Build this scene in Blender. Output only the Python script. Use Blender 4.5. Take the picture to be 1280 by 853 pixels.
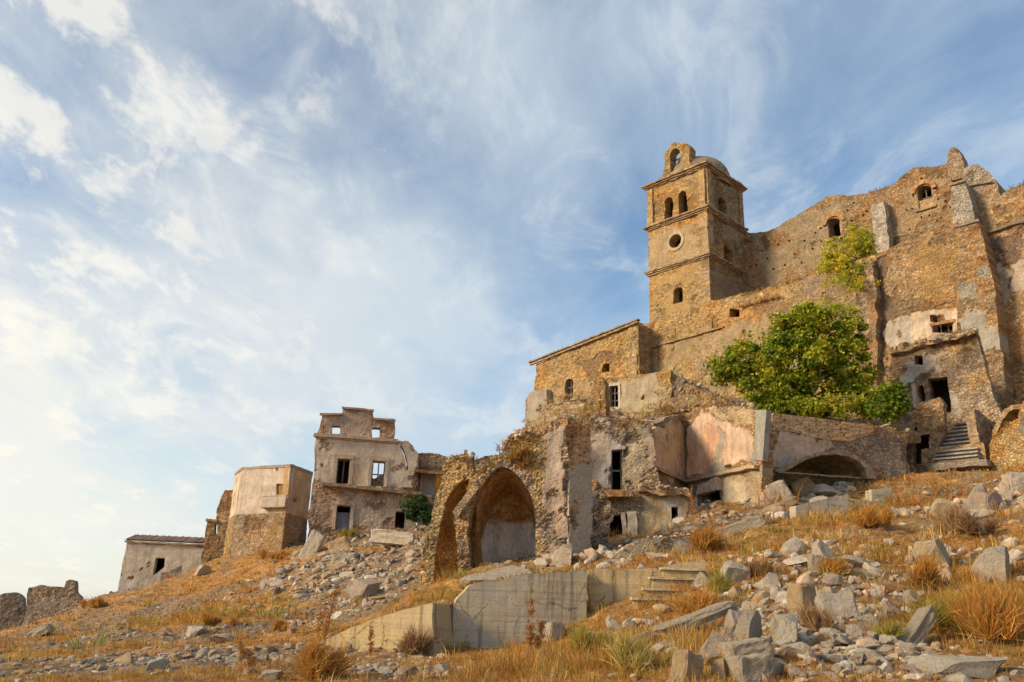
import bpy, bmesh, math, random
import numpy as np
from mathutils import Vector, Matrix, Quaternion

for o in list(bpy.data.objects): bpy.data.objects.remove(o)
scene = bpy.context.scene
C = scene.collection
R_ = math.radians
random.seed(7)
rng = np.random.default_rng(7)

# ------------------------------------------------------------------ camera
FPX, PITCH, ROLL = 1060.0, R_(18.3), R_(2.1)
cF = np.array([0, math.cos(PITCH), math.sin(PITCH)])
cR0 = np.array([1.0, 0, 0]); cU0 = np.array([0, -math.sin(PITCH), math.cos(PITCH)])
cR = math.cos(ROLL)*cR0 + math.sin(ROLL)*cU0
cU = math.cos(ROLL)*cU0 - math.sin(ROLL)*cR0
cam_d = bpy.data.cameras.new('camera'); cam = bpy.data.objects.new('camera', cam_d); C.objects.link(cam)
cam_d.sensor_width = 36.0; cam_d.lens = 36.0*FPX/1280.0
cam_d.clip_start = 0.1; cam_d.clip_end = 12000
cam.matrix_world = Matrix(((cR[0], cU[0], -cF[0], 0), (cR[1], cU[1], -cF[1], 0), (cR[2], cU[2], -cF[2], 0), (0, 0, 0, 1)))
scene.camera = cam

# ------------------------------------------------------------------ sun and sky
SUN_AZ, SUN_EL = R_(-110), R_(24)
sdir = Vector((math.sin(SUN_AZ)*math.cos(SUN_EL), math.cos(SUN_AZ)*math.cos(SUN_EL), math.sin(SUN_EL)))
sl = bpy.data.lights.new('sun', 'SUN'); sl.energy = 3.3; sl.angle = R_(14); sl.color = (1.0, 0.79, 0.51)
so = bpy.data.objects.new('sun', sl); C.objects.link(so)
so.rotation_mode = 'QUATERNION'; so.rotation_quaternion = sdir.to_track_quat('Z', 'Y')
so.location = (-40, 0, 40)

scene.view_settings.view_transform = 'Standard'
scene.view_settings.look = 'None'
scene.view_settings.exposure = 0.42
scene.view_settings.gamma = 1.0
scene.view_settings.use_curve_mapping = False
scene.cycles.max_bounces = 6

def pdir(px, py):
    v = cF + (px-640)/FPX*cR + (426.5-py)/FPX*cU
    return v/np.linalg.norm(v)

W = bpy.data.worlds.new('World'); scene.world = W; W.use_nodes = True
wt = W.node_tree; wt.nodes.clear()
class NT:
    """tiny helper for building node trees"""
    def __init__(s, t): s.t = t
    def n(s, typ, **kw):
        nd = s.t.nodes.new(typ)
        for k, v in kw.items():
            if k.startswith('_'): continue
            setattr(nd, k, v)
        return nd
    def l(s, a, b): s.t.links.new(a, b)
    def val(s, sock, v):
        if hasattr(v, 'is_output'): s.l(v, sock)
        else: sock.default_value = v
    def m(s, op, a, b=0.0, c=None, clamp=False):
        nd = s.n('ShaderNodeMath', operation=op, use_clamp=clamp)
        s.val(nd.inputs[0], a); s.val(nd.inputs[1], b)
        if c is not None: s.val(nd.inputs[2], c)
        return nd.outputs[0]
    def vm(s, op, a, b=None, out=0):
        nd = s.n('ShaderNodeVectorMath', operation=op)
        s.val(nd.inputs[0], a)
        if b is not None: s.val(nd.inputs[1], b)
        return nd.outputs[out]
    def mr(s, v, a, b, c=0.0, d=1.0, smooth=True):
        nd = s.n('ShaderNodeMapRange', interpolation_type='SMOOTHSTEP' if smooth else 'LINEAR')
        s.val(nd.inputs['Value'], v)
        for i, x in zip(('From Min', 'From Max', 'To Min', 'To Max'), (a, b, c, d)): s.val(nd.inputs[i], x)
        return nd.outputs['Result']
    def noise(s, vec, scale, detail=4, rough=0.5, dist=0.0, out='Fac'):
        nd = s.n('ShaderNodeTexNoise'); s.l(vec, nd.inputs['Vector'])
        nd.inputs['Scale'].default_value = scale; nd.inputs['Detail'].default_value = detail
        nd.inputs['Roughness'].default_value = rough; nd.inputs['Distortion'].default_value = dist
        return nd.outputs[out]
    def mix(s, f, a, b, blend='MIX'):
        nd = s.n('ShaderNodeMix', data_type='RGBA', blend_type=blend)
        s.val(nd.inputs[0], f); s.val(nd.inputs[6], a); s.val(nd.inputs[7], b)
        return nd.outputs[2]
N = NT(wt)
tc = N.n('ShaderNodeTexCoord'); D = N.vm('NORMALIZE', tc.outputs['Generated'])
sky = N.n('ShaderNodeTexSky', sky_type='NISHITA', sun_disc=False)
sky.sun_elevation = SUN_EL; sky.sun_rotation = SUN_AZ
sky.altitude = 300; sky.air_density = 1.0; sky.dust_density = 1.2; sky.ozone_density = 1.6
sx = N.n('ShaderNodeSeparateXYZ'); N.l(D, sx.inputs[0])
zc = N.m('ADD', N.m('MAXIMUM', sx.outputs[2], 0.0), 0.22)
cx = N.n('ShaderNodeCombineXYZ')
N.l(N.m('DIVIDE', sx.outputs[0], zc), cx.inputs[0]); N.l(N.m('DIVIDE', sx.outputs[1], zc), cx.inputs[1])
cp = cx.outputs[0]                                   # cloud layer seen in perspective
mp = N.n('ShaderNodeMapping'); mp.inputs['Rotation'].default_value = (0, 0, R_(38)); mp.inputs['Scale'].default_value = (1.0, 0.62, 1.0)
mp.inputs['Location'].default_value = (3.1, 1.7, 0.4); N.l(cp, mp.inputs[0])
veil = N.noise(mp.outputs[0], 1.5, 9, 0.60, 0.35)
wisp = N.noise(mp.outputs[0], 4.6, 9, 0.64, 0.5)
puff = N.noise(mp.outputs[0], 9.0, 9, 0.60, 0.2)
wob = N.vm('SUBTRACT', N.noise(mp.outputs[0], 2.2, 5, 0.6, 0.6, out='Color'), (0.5, 0.5, 0.5))
Dw = N.vm('NORMALIZE', N.vm('ADD', D, N.vm('MULTIPLY', wob, (0.30, 0.30, 0.30))))
def lobe(px, py, r):                                # soft round region of the sky, r in degrees
    d = pdir(px, py)
    dp = N.vm('DOT_PRODUCT', Dw, tuple(d), out=1)
    return N.mr(dp, math.cos(R_(r)), 1.0)
bank_dir = (math.sin(R_(-84))*0.93, math.cos(R_(-84))*0.93, 0.36)      # the bright bank of thin cloud lies to the left
sd = N.vm('DOT_PRODUCT', D, bank_dir, out=1)
cov = N.m('ADD', N.m('MULTIPLY', N.m('SUBTRACT', veil, 0.5), 1.5), N.m('MULTIPLY', N.m('SUBTRACT', wisp, 0.5), 1.15))
cov = N.m('ADD', cov, N.mr(sd, -0.3, 0.8, 0.34, 0.60, False))
cov = N.m('ADD', cov, N.mr(sx.outputs[2], 0.0, 0.5, 0.30, 0.0))
for px, py, r, a in ((90, 110, 10, -0.12), (430, 330, 14, 0.16), (560, 470, 12, 0.16), (150, 420, 14, 0.12), (700, 120, 12, 0.20), (640, 60, 9, 0.14), (560, 330, 8, 0.10), (470, 430, 9, 0.15),
                     (545, 170, 5, -0.12), (400, 60, 9, -0.14), (330, 130, 6, -0.10), (675, 345, 8, -0.16), (730, 325, 7, -0.10), (185, 485, 6, -0.45), (60, 390, 3, -0.25), (300, 20, 6, -0.14),
                     (1120, 170, 14, -0.06), (1010, 235, 6, -0.08), (900, 60, 9, 0.12), (1190, 70, 9, 0.14), (790, 300, 5, -0.12)):
    cov = N.m('ADD', cov, N.m('MULTIPLY', lobe(px, py, r), a))
cmask = N.mr(cov, 0.0, 1.0, 0.0, 0.90, False)
crisp = N.m('MULTIPLY', N.mr(N.m('ADD', puff, N.m('MULTIPLY', N.m('ADD', lobe(80, 90, 9), N.m('MULTIPLY', lobe(150, 430, 13), 0.55)), 0.10)), 0.55, 0.68), N.mr(sd, 0.15, 0.8))
skyc = N.mix(1.0, sky.outputs[0], (0.138, 0.145, 0.142, 1), 'MULTIPLY')
warm = N.mr(sd, 0.0, 0.92)
ccol = N.mix(warm, (0.41, 0.50, 0.59, 1), (0.74, 0.72, 0.65, 1))
full = N.mix(cmask, skyc, ccol)
full = N.mix(N.m('MULTIPLY', crisp, 0.68), full, (0.80, 0.76, 0.67, 1))
streak = N.m('MULTIPLY', N.mr(wisp, 0.50, 0.68), N.mr(sd, -0.5, 0.6, 0.08, 0.34, False))
full = N.mix(streak, full, (0.76, 0.75, 0.70, 1))
full = N.mix(N.m('MULTIPLY', lobe(-60, 720, 20), 0.38), full, (0.80, 0.75, 0.63, 1))
bg = N.n('ShaderNodeBackground'); N.l(full, bg.inputs[0]); bg.inputs[1].default_value = 1.0
wo = N.n('ShaderNodeOutputWorld'); N.l(bg.outputs[0], wo.inputs[0])

# ------------------------------------------------------------------ noise
def _h(ix, iy, iz, s):
    n = (ix.astype(np.int64)*374761393 + iy.astype(np.int64)*668265263 + iz.astype(np.int64)*2147483647 + s*1274126177) & 0xffffffff
    n = ((n ^ (n >> 13))*1274126177) & 0xffffffff
    n = ((n ^ (n >> 16))*2246822519) & 0xffffffff
    return ((n ^ (n >> 15)) & 0xffffff)/float(0xffffff)
def vn(x, y, z=None, s=0):
    x = np.asarray(x, float); y = np.asarray(y, float); z = np.zeros_like(x) if z is None else np.asarray(z, float)
    ix, iy, iz = np.floor(x), np.floor(y), np.floor(z)
    fx, fy, fz = x-ix, y-iy, z-iz
    fx = fx*fx*(3-2*fx); fy = fy*fy*(3-2*fy); fz = fz*fz*(3-2*fz)
    def L(a, b, t): return a+(b-a)*t
    def p(k): return L(L(_h(ix, iy, iz+k, s), _h(ix+1, iy, iz+k, s), fx), L(_h(ix, iy+1, iz+k, s), _h(ix+1, iy+1, iz+k, s), fx), fy)
    return L(p(0), p(1), fz)*2-1
def fbm(x, y, z=None, s=0, o=4):
    r = 0; a = 1.0; f = 1.0; t = 0
    for i in range(o):
        r = r+a*vn(np.asarray(x)*f+i*17.3, np.asarray(y)*f+i*9.1, None if z is None else np.asarray(z)*f+i*5.7, s+i); t += a; a *= 0.5; f *= 2.03
    return r/t
def sstep(x, a, b):
    t = np.clip((x-a)/(b-a), 0, 1); return t*t*(3-2*t)

# ------------------------------------------------------------------ object helpers
def link(me, name, mat, parent=None, loc=None):
    o = bpy.data.objects.new(name, me); C.objects.link(o)
    if mat: me.materials.append(mat)
    if parent: o.parent = parent
    elif loc is not None: o.location = loc
    return o
def thing(name, label, cat, loc=(0, 0, 0), group=None):
    o = bpy.data.objects.new(name, None); C.objects.link(o); o.location = tuple(float(v) for v in loc)
    o.empty_display_size = 0.5
    o['label'] = label; o['category'] = cat
    if group: o['group'] = group
    return o
def tag(o, label, cat, group=None):
    o['label'] = label; o['category'] = cat
    if group: o['group'] = group
    return o
def fast_mesh(name, V, F, col=None, smooth=False):
    """V (n,3); F (m,k) or a list of such arrays; col (n,4)"""
    me = bpy.data.meshes.new(name)
    Fs = F if isinstance(F, list) else [F]
    Fs = [np.asarray(f, np.int32) for f in Fs if len(f)]
    V = np.ascontiguousarray(V, np.float32)
    me.vertices.add(len(V)); me.vertices.foreach_set('co', V.ravel())
    nl = sum(f.size for f in Fs); npoly = sum(len(f) for f in Fs)
    me.loops.add(nl); me.polygons.add(npoly)
    me.loops.foreach_set('vertex_index', np.concatenate([f.ravel() for f in Fs]))
    st = []; k = 0
    for f in Fs:
        st.append(k+np.arange(len(f))*f.shape[1]); k += f.size
    me.polygons.foreach_set('loop_start', np.concatenate(st).astype(np.int32))
    if col is not None:
        a = me.color_attributes.new('Col', 'FLOAT_COLOR', 'POINT')
        a.data.foreach_set('color', np.ascontiguousarray(col, np.float32).ravel())
    me.polygons.foreach_set('use_smooth', np.full(npoly, smooth))
    me.update(calc_edges=True); me.validate()
    return me

# ------------------------------------------------------------------ materials
def new_mat(name):
    m = bpy.data.materials.new(name); m.use_nodes = True; t = m.node_tree
    b = t.nodes['Principled BSDF']; b.inputs['Roughness'].default_value = 0.95
    try: b.inputs['Specular IOR Level'].default_value = 0.15
    except Exception: pass
    return m, NT(t), b
def mat_wall():
    m, n, b = new_mat('weathered_masonry')
    at_ = n.n('ShaderNodeAttribute', attribute_name='Col'); g = n.n('ShaderNodeNewGeometry'); P = g.outputs['Position']
    wob = n.vm('ADD', P, n.vm('SCALE', n.noise(P, 3.0, 2, out='Color'), None)) if False else P
    mp = n.n('ShaderNodeMapping'); mp.inputs['Scale'].default_value = (1, 1, 1.55); n.l(P, mp.inputs[0])
    nz = n.noise(mp.outputs[0], 2.6, 2, 0.5, out='Color')
    vv = n.vm('ADD', mp.outputs[0], n.vm('MULTIPLY', n.vm('SUBTRACT', nz, (0.5, 0.5, 0.5)), (0.22, 0.22, 0.22)))
    v1 = n.n('ShaderNodeTexVoronoi', feature='F1'); n.l(vv, v1.inputs['Vector']); v1.inputs['Scale'].default_value = 6.3
    v2 = n.n('ShaderNodeTexVoronoi', feature='DISTANCE_TO_EDGE'); n.l(vv, v2.inputs['Vector']); v2.inputs['Scale'].default_value = 6.3
    sp = n.n('ShaderNodeSeparateColor'); n.l(v1.outputs['Color'], sp.inputs[0])
    rub = at_.outputs['Alpha']
    br = n.m('ADD', n.m('MULTIPLY', n.m('SUBTRACT', sp.outputs[0], 0.5), n.m('MULTIPLY', rub, 0.50)), 1.0)
    f1 = n.noise(P, 9.0, 6, 0.7); f2 = n.noise(P, 0.9, 5, 0.65)
    br = n.m('MULTIPLY', br, n.mr(f1, 0.25, 0.75, 0.72, 1.28, False))
    br = n.m('MULTIPLY', br, n.mr(f2, 0.25, 0.75, 0.74, 1.24, False))
    cb = n.n('ShaderNodeCombineXYZ')
    for i in range(3): n.l(br, cb.inputs[i])
    col = n.mix(1.0, at_.outputs['Color'], cb.outputs[0], 'MULTIPLY')
    # each small stone has its own hue, lime mortar between them
    hue = n.mix(sp.outputs[1], (1.16, 0.97, 0.78, 1), (0.86, 0.98, 1.10, 1))
    col = n.mix(n.m('MULTIPLY', rub, 0.5), col, n.mix(1.0, col, hue, 'MULTIPLY'))
    mort = n.m('MULTIPLY', n.mr(v2.outputs['Distance'], 0.02, 0.09, 1.0, 0.0), rub)
    col = n.mix(n.m('MULTIPLY', mort, 0.55), col, n.mix(0.5, col, (0.30, 0.23, 0.15, 1)))
    st = n.noise(P, 1.7, 6, 0.75)
    col = n.mix(n.mr(st, 0.60, 0.72, 0.0, 0.42), col, (0.12, 0.095, 0.07, 1))
    # rain stains and dirt on what is left of the plaster
    pm = n.n('ShaderNodeMapping'); pm.inputs['Scale'].default_value = (1.6, 1.6, 0.3); n.l(P, pm.inputs[0])
    pl = n.m('SUBTRACT', 1.0, rub)
    ps = n.noise(pm.outputs[0], 1.7, 8, 0.72)
    col = n.mix(n.m('MULTIPLY', n.mr(ps, 0.47, 0.66), n.m('MULTIPLY', pl, 0.5)), col, (0.20, 0.155, 0.11, 1))
    pd = n.noise(P, 5.0, 8, 0.75)
    col = n.mix(n.m('MULTIPLY', n.mr(pd, 0.55, 0.63), n.m('MULTIPLY', pl, 0.5)), col, (0.26, 0.19, 0.12, 1))
    n.l(col, b.inputs['Base Color'])
    hgt = n.m('ADD', n.m('MULTIPLY', n.m('MULTIPLY', n.mr(v2.outputs['Distance'], 0.0, 0.14), rub), 0.75), n.m('MULTIPLY', f1, 0.45))
    hgt = n.m('ADD', hgt, n.m('MULTIPLY', n.m('MULTIPLY', sp.outputs[2], rub), 0.5))
    bp = n.n('ShaderNodeBump'); bp.inputs['Strength'].default_value = 0.9; bp.inputs['Distance'].default_value = 0.09
    n.l(hgt, bp.inputs['Height']); n.l(bp.outputs[0], b.inputs['Normal'])
    return m
def mat_brick():
    m, n, b = new_mat('old_brickwork')
    at_ = n.n('ShaderNodeAttribute', attribute_name='Col'); g = n.n('ShaderNodeNewGeometry'); P = g.outputs['Position']
    f1 = n.noise(P, 11.0, 5, 0.7)
    cr = n.mr(f1, 0.25, 0.75, 0.65, 1.3, False)
    cb = n.n('ShaderNodeCombineXYZ')
    for i in range(3): n.l(cr, cb.inputs[i])
    n.l(n.mix(1.0, at_.outputs['Color'], cb.outputs[0], 'MULTIPLY'), b.inputs['Base Color'])
    bp = n.n('ShaderNodeBump'); bp.inputs['Strength'].default_value = 0.6; bp.inputs['Distance'].default_value = 0.03
    n.l(f1, bp.inputs['Height']); n.l(bp.outputs[0], b.inputs['Normal'])
    return m
def mat_concrete(name, base, warm):
    m, n, b = new_mat(name)
    g = n.n('ShaderNodeNewGeometry'); P = g.outputs['Position']
    mp = n.n('ShaderNodeMapping'); mp.inputs['Scale'].default_value = (2.6, 2.6, 0.16); n.l(P, mp.inputs[0])
    s1 = n.noise(mp.outputs[0], 1.8, 8, 0.72); s2 = n.noise(P, 1.3, 8, 0.7); s3 = n.noise(P, 19, 6, 0.8)
    mp2 = n.n('ShaderNodeMapping'); mp2.inputs['Scale'].default_value = (0.1, 0.1, 5.5); n.l(P, mp2.inputs[0])
    s4 = n.noise(mp2.outputs[0], 1.4, 3, 0.6)
    cv = n.n('ShaderNodeTexVoronoi', feature='DISTANCE_TO_EDGE')
    n.l(n.vm('ADD', P, n.vm('MULTIPLY', n.noise(P, 2.5, 5, 0.7, out='Color'), (0.5, 0.5, 0.5))), cv.inputs['Vector']); cv.inputs['Scale'].default_value = 0.75
    crack = n.m('MULTIPLY', n.mr(cv.outputs['Distance'], 0.0, 0.010, 1.0, 0.0), n.mr(s2, 0.46, 0.56))
    col = n.mix(n.mr(s2, 0.36, 0.62), base, warm)
    col = n.mix(n.mr(s4, 0.50, 0.62, 0, 0.30), col, tuple(v*0.6 for v in base[:3])+(1,))
    col = n.mix(n.mr(s1, 0.50, 0.64, 0, 0.72), col, tuple(v*0.34 for v in base[:3])+(1,))
    col = n.mix(n.mr(s1, 0.44, 0.32, 0, 0.5), col, tuple(min(1, v*1.5) for v in base[:3])+(1,))
    col = n.mix(n.mr(s2, 0.57, 0.66, 0, 0.45), col, (0.34, 0.20, 0.08, 1))
    col = n.mix(n.mr(s3, 0.56, 0.68, 0, 0.6), col, tuple(v*0.5 for v in base[:3])+(1,))
    col = n.mix(n.m('MULTIPLY', crack, 0.4), col, (0.05, 0.04, 0.03, 1))
    n.l(col, b.inputs['Base Color'])
    h = n.m('SUBTRACT', n.m('ADD', n.m('MULTIPLY', s3, 0.7), n.m('ADD', n.m('MULTIPLY', s4, 1.0), s2)), n.m('MULTIPLY', crack, 1.2))
    bp = n.n('ShaderNodeBump'); bp.inputs['Strength'].default_value = 0.8; bp.inputs['Distance'].default_value = 0.05
    n.l(h, bp.inputs['Height']); n.l(bp.outputs[0], b.inputs['Normal'])
    return m
def mat_rock(name, a, c, d):
    m, n, b = new_mat(name)
    g = n.n('ShaderNodeNewGeometry'); P = g.outputs['Position']
    oi = n.n('ShaderNodeObjectInfo')
    s1 = n.noise(P, 2.1, 6, 0.65); s2 = n.noise(P, 17, 8, 0.78, 0.4); s3 = n.noise(P, 4.5, 7, 0.72, 0.6); s4 = n.noise(P, 48, 4, 0.7)
    col = n.mix(n.mr(n.m('ADD', s1, n.m('MULTIPLY', n.m('SUBTRACT', oi.outputs['Random'], 0.5), 0.7)), 0.30, 0.70), a, c)
    col = n.mix(n.mr(s3, 0.53, 0.66, 0, 0.75), col, d)
    col = n.mix(n.mr(s3, 0.44, 0.32, 0, 0.6), col, (0.72, 0.65, 0.55, 1))
    col = n.mix(n.mr(s2, 0.30, 0.44, 0.7, 0), col, tuple(v*0.5 for v in a[:3])+(1,))
    col = n.mix(n.mr(s2, 0.58, 0.70, 0, 0.5), col, (0.74, 0.67, 0.57, 1))
    col = n.mix(n.mr(s4, 0.58, 0.70, 0, 0.35), col, tuple(v*0.6 for v in a[:3])+(1,))
    n.l(col, b.inputs['Base Color'])
    h = n.m('ADD', n.m('ADD', s2, n.m('MULTIPLY', s3, 2.2)), n.m('MULTIPLY', s4, 0.35))
    bp = n.n('ShaderNodeBump'); bp.inputs['Strength'].default_value = 1.0; bp.inputs['Distance'].default_value = 0.10
    n.l(h, bp.inputs['Height']); n.l(bp.outputs[0], b.inputs['Normal'])
    return m
def mat_ground():
    m, n, b = new_mat('stony_dry_soil')
    at_ = n.n('ShaderNodeAttribute', attribute_name='Col'); g = n.n('ShaderNodeNewGeometry'); P = g.outputs['Position']
    s1 = n.noise(P, 7, 8, 0.75); s2 = n.noise(P, 1.2, 6, 0.7); s3 = n.noise(P, 22, 4, 0.7)
    v = n.n('ShaderNodeTexVoronoi', feature='F1'); n.l(P, v.inputs['Vector']); v.inputs['Scale'].default_value = 7.5
    sp = n.n('ShaderNodeSeparateColor'); n.l(v.outputs['Color'], sp.inputs[0])
    cr = n.m('MULTIPLY', n.mr(s1, 0.25, 0.75, 0.55, 1.4, False), n.mr(sp.outputs[0], 0, 1, 0.7, 1.3, False))
    cr = n.m('MULTIPLY', cr, n.mr(s3, 0.3, 0.7, 0.75, 1.25, False))
    cb = n.n('ShaderNodeCombineXYZ')
    for i in range(3): n.l(cr, cb.inputs[i])
    n.l(n.mix(1.0, at_.outputs['Color'], cb.outputs[0], 'MULTIPLY'), b.inputs['Base Color'])
    bp = n.n('ShaderNodeBump'); bp.inputs['Strength'].default_value = 1.0; bp.inputs['Distance'].default_value = 0.12
    n.l(n.m('ADD', s1, n.m('MULTIPLY', n.m('SUBTRACT', 1.0, v.outputs['Distance']), 0.35)), bp.inputs['Height']); n.l(bp.outputs[0], b.inputs['Normal'])
    return m
def mat_leaf(name, trans):
    m, n, b = new_mat(name)
    at_ = n.n('ShaderNodeAttribute', attribute_name='Col')
    b.inputs['Roughness'].default_value = 0.65
    n.l(at_.outputs['Color'], b.inputs['Base Color'])
    tr = n.n('ShaderNodeBsdfTranslucent'); n.l(at_.outputs['Color'], tr.inputs[0])
    mx = n.n('ShaderNodeMixShader'); mx.inputs[0].default_value = trans
    n.l(b.outputs[0], mx.inputs[1]); n.l(tr.outputs[0], mx.inputs[2])
    out = [x for x in n.t.nodes if x.type == 'OUTPUT_MATERIAL'][0]
    n.l(mx.outputs[0], out.inputs[0])
    return m
def mat_plain(name, a, c, scale=6, rough=0.8, metal=0):
    m, n, b = new_mat(name)
    g = n.n('ShaderNodeNewGeometry')
    s = n.noise(g.outputs['Position'], scale, 6, 0.7)
    n.l(n.mix(n.mr(s, 0.35, 0.65), a, c), b.inputs['Base Color']); b.inputs['Roughness'].default_value = rough
    b.inputs['Metallic'].default_value = metal
    bp = n.n('ShaderNodeBump'); bp.inputs['Strength'].default_value = 0.4; bp.inputs['Distance'].default_value = 0.02
    n.l(s, bp.inputs['Height']); n.l(bp.outputs[0], b.inputs['Normal'])
    return m
M_WALL = mat_wall(); M_BRICK = mat_brick()
M_CONC = mat_concrete('grey_concrete', (0.43, 0.385, 0.31, 1), (0.48, 0.385, 0.255, 1))
M_CONCW = mat_concrete('tan_concrete', (0.50, 0.39, 0.23, 1), (0.50, 0.36, 0.18, 1))
M_ROCK = mat_rock('grey_limestone', (0.55, 0.46, 0.345, 1), (0.68, 0.58, 0.45, 1), (0.60, 0.42, 0.23, 1))
M_ROCKW = mat_rock('ochre_limestone', (0.64, 0.46, 0.26, 1), (0.66, 0.54, 0.40, 1), (0.54, 0.33, 0.15, 1))
M_ROCKP = mat_rock('pink_plastered_rubble', (0.50, 0.34, 0.25, 1), (0.52, 0.40, 0.31, 1), (0.36, 0.27, 0.19, 1))
M_GROUND = mat_ground()
M_GRASS = mat_leaf('dry_grass', 0.35); M_LEAF = mat_leaf('green_leaves', 0.4)
M_BARK = mat_plain('grey_bark', (0.12, 0.09, 0.065, 1), (0.22, 0.18, 0.14, 1), 9, 0.9)
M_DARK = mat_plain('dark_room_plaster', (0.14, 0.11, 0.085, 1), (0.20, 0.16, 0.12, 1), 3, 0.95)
M_WOOD = mat_plain('grey_weathered_wood', (0.10, 0.10, 0.11, 1), (0.18, 0.17, 0.17, 1), 5, 0.8)
M_IRON = mat_plain('rusty_iron', (0.10, 0.055, 0.03, 1), (0.06, 0.05, 0.045, 1), 12, 0.7)
M_BELL = mat_plain('dull_bronze', (0.10, 0.085, 0.05, 1), (0.07, 0.08, 0.06, 1), 8, 0.5, 0.8)

# stone palettes (linear base colours)
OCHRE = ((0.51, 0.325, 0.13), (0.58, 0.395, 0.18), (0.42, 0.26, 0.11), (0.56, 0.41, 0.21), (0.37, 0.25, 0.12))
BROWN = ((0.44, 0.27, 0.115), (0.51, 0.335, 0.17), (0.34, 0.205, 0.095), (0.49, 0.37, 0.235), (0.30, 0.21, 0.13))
GREY = ((0.45, 0.33, 0.21), (0.37, 0.26, 0.165), (0.52, 0.40, 0.27), (0.42, 0.27, 0.14), (0.32, 0.235, 0.16))
PINKISH = ((0.58, 0.42, 0.31), (0.52, 0.37, 0.27), (0.61, 0.47, 0.35), (0.54, 0.36, 0.22), (0.47, 0.34, 0.25))
RUST = ((0.40, 0.20, 0.075), (0.46, 0.26, 0.10), (0.33, 0.16, 0.06), (0.42, 0.28, 0.15), (0.28, 0.15, 0.07))
CREAM, PINK, WHITE, PGREY, TAN = (0.52, 0.40, 0.27), (0.58, 0.36, 0.245), (0.60, 0.52, 0.44), (0.36, 0.32, 0.265), (0.47, 0.34, 0.19)
BRICK, SOOT, RUSTC, LICH = (0.42, 0.22, 0.085), (0.14, 0.11, 0.085), (0.42, 0.19, 0.055), (0.30, 0.27, 0.22)

# ------------------------------------------------------------------ photo geometry -> places
def at(px, py, Y):
    v = cF + (px-640)/FPX*cR + (426.5-py)/FPX*cU
    return v*Y/v[1]
class Plane:
    """vertical plane: u runs to the right along it, v is height"""
    def __init__(s, A, az):
        d = np.array([math.sin(R_(az)), math.cos(R_(az))])
        if d[0] < 0: d = -d
        s.A = np.array([A[0], A[1]]); s.d = d; s.n = np.array([d[1], -d[0]])
        if s.n @ s.A > 0: s.n = -s.n
        s.d3 = np.array([d[0], d[1], 0]); s.n3 = np.array([s.n[0], s.n[1], 0])
    def uv(s, px, py):
        v = cF + (px-640)/FPX*cR + (426.5-py)/FPX*cU
        k = (s.n @ s.A)/(s.n @ v[:2]); p = v*k
        return np.array([(p[:2]-s.A) @ s.d, p[2]])
    def P(s, u, v, off=0.0):
        u = np.asarray(u, float); v = np.asarray(v, float)
        return np.stack([s.A[0]+s.d[0]*u+s.n[0]*off, s.A[1]+s.d[1]*u+s.n[1]*off, v+0*u], -1)
    def px(s, px, py): q = s.uv(px, py); return s.P(q[0], q[1])
    def shift(s, off):
        q = Plane.__new__(Plane); q.__dict__.update(s.__dict__); q.A = s.A+s.n*off; return q
def PL(px, py, Y, az): return Plane(at(px, py, Y)[:2], az)
def PLH(a, b, Yb):
    """plane through two photo points that lie on one level line; b is Yb away"""
    B = at(b[0], b[1], Yb); v = at(a[0], a[1], 1.0); A = v*B[2]/v[2]
    d = B-A
    return Plane(B[:2], math.degrees(math.atan2(d[0], d[1])))
def pip(poly, x, y):
    ins = np.zeros(x.shape, bool); n = len(poly)
    for i in range(n):
        x0, y0 = poly[i]; x1, y1 = poly[(i+1) % n]
        if y0 == y1: continue
        c = ((y0 > y) != (y1 > y)) & (x < (x1-x0)*(y-y0)/(y1-y0)+x0)
        ins ^= c
    return ins
def resample(poly, step):
    out = []
    n = len(poly)
    for i in range(n):
        a = np.array(poly[i]); b = np.array(poly[(i+1) % n]); L = np.linalg.norm(b-a); k = max(1, int(round(L/step)))
        for j in range(k): out.append(a+(b-a)*j/k)
    return np.array(out)
def arch(bl, br, tr, tl, rise=0.5, n=8):
    """opening with a rounded head between four photo corners; tr/tl are the crown corners"""
    bl, br, tr, tl = map(np.array, (bl, br, tr, tl)); bl = bl.astype(float)
    sr = tr+(br-tr)*rise; sl_ = tl+(bl-tl)*rise
    pts = [bl, br]
    for i in range(n+1):
        t = math.pi*i/n; c = (1-math.cos(t))/2; s = math.sin(t)
        base = sr+(sl_-sr)*c; top = tr+(tl-tr)*c
        pts.append(base+(top-base)*s)
    return [tuple(p) for p in pts]
def rect(x0, y0, x1, y1, lean=0.0): return [(x0-lean, y1), (x1-lean, y1), (x1, y0), (x0, y0)]

def stone_cells(u, v, cw, ch, s):
    gu, gv = u/(cw*0.66), v/(ch*0.7)
    row = np.floor(gv); iu0 = np.floor(gu)
    b1 = np.full(u.shape, 9.0); b2 = np.full(u.shape, 9.0); r = np.zeros(u.shape); r2 = np.zeros(u.shape); z = np.zeros(u.shape)
    for dj in (-1, 0, 1):
        for di in (-1, 0, 1):
            cu = iu0+di; cv = row+dj
            pu = cu+0.15+0.7*_h(cu, cv, z, s); pv = cv+0.25+0.5*_h(cu, cv, z, s+1)
            d = np.hypot(gu-pu, (gv-pv)*1.1)
            hid = _h(cu, cv, z, s+2); hid2 = _h(cu, cv, z, s+3)
            new = d < b1
            b2 = np.where(new, b1, np.minimum(b2, d)); r = np.where(new, hid, r); r2 = np.where(new, hid2, r2); b1 = np.where(new, d, b1)
    return r, r2, b2-b1
def palette(pal, r):
    pal = np.array(pal); i = np.minimum((r*len(pal)).astype(int), len(pal)-1); return pal[i]

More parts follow.
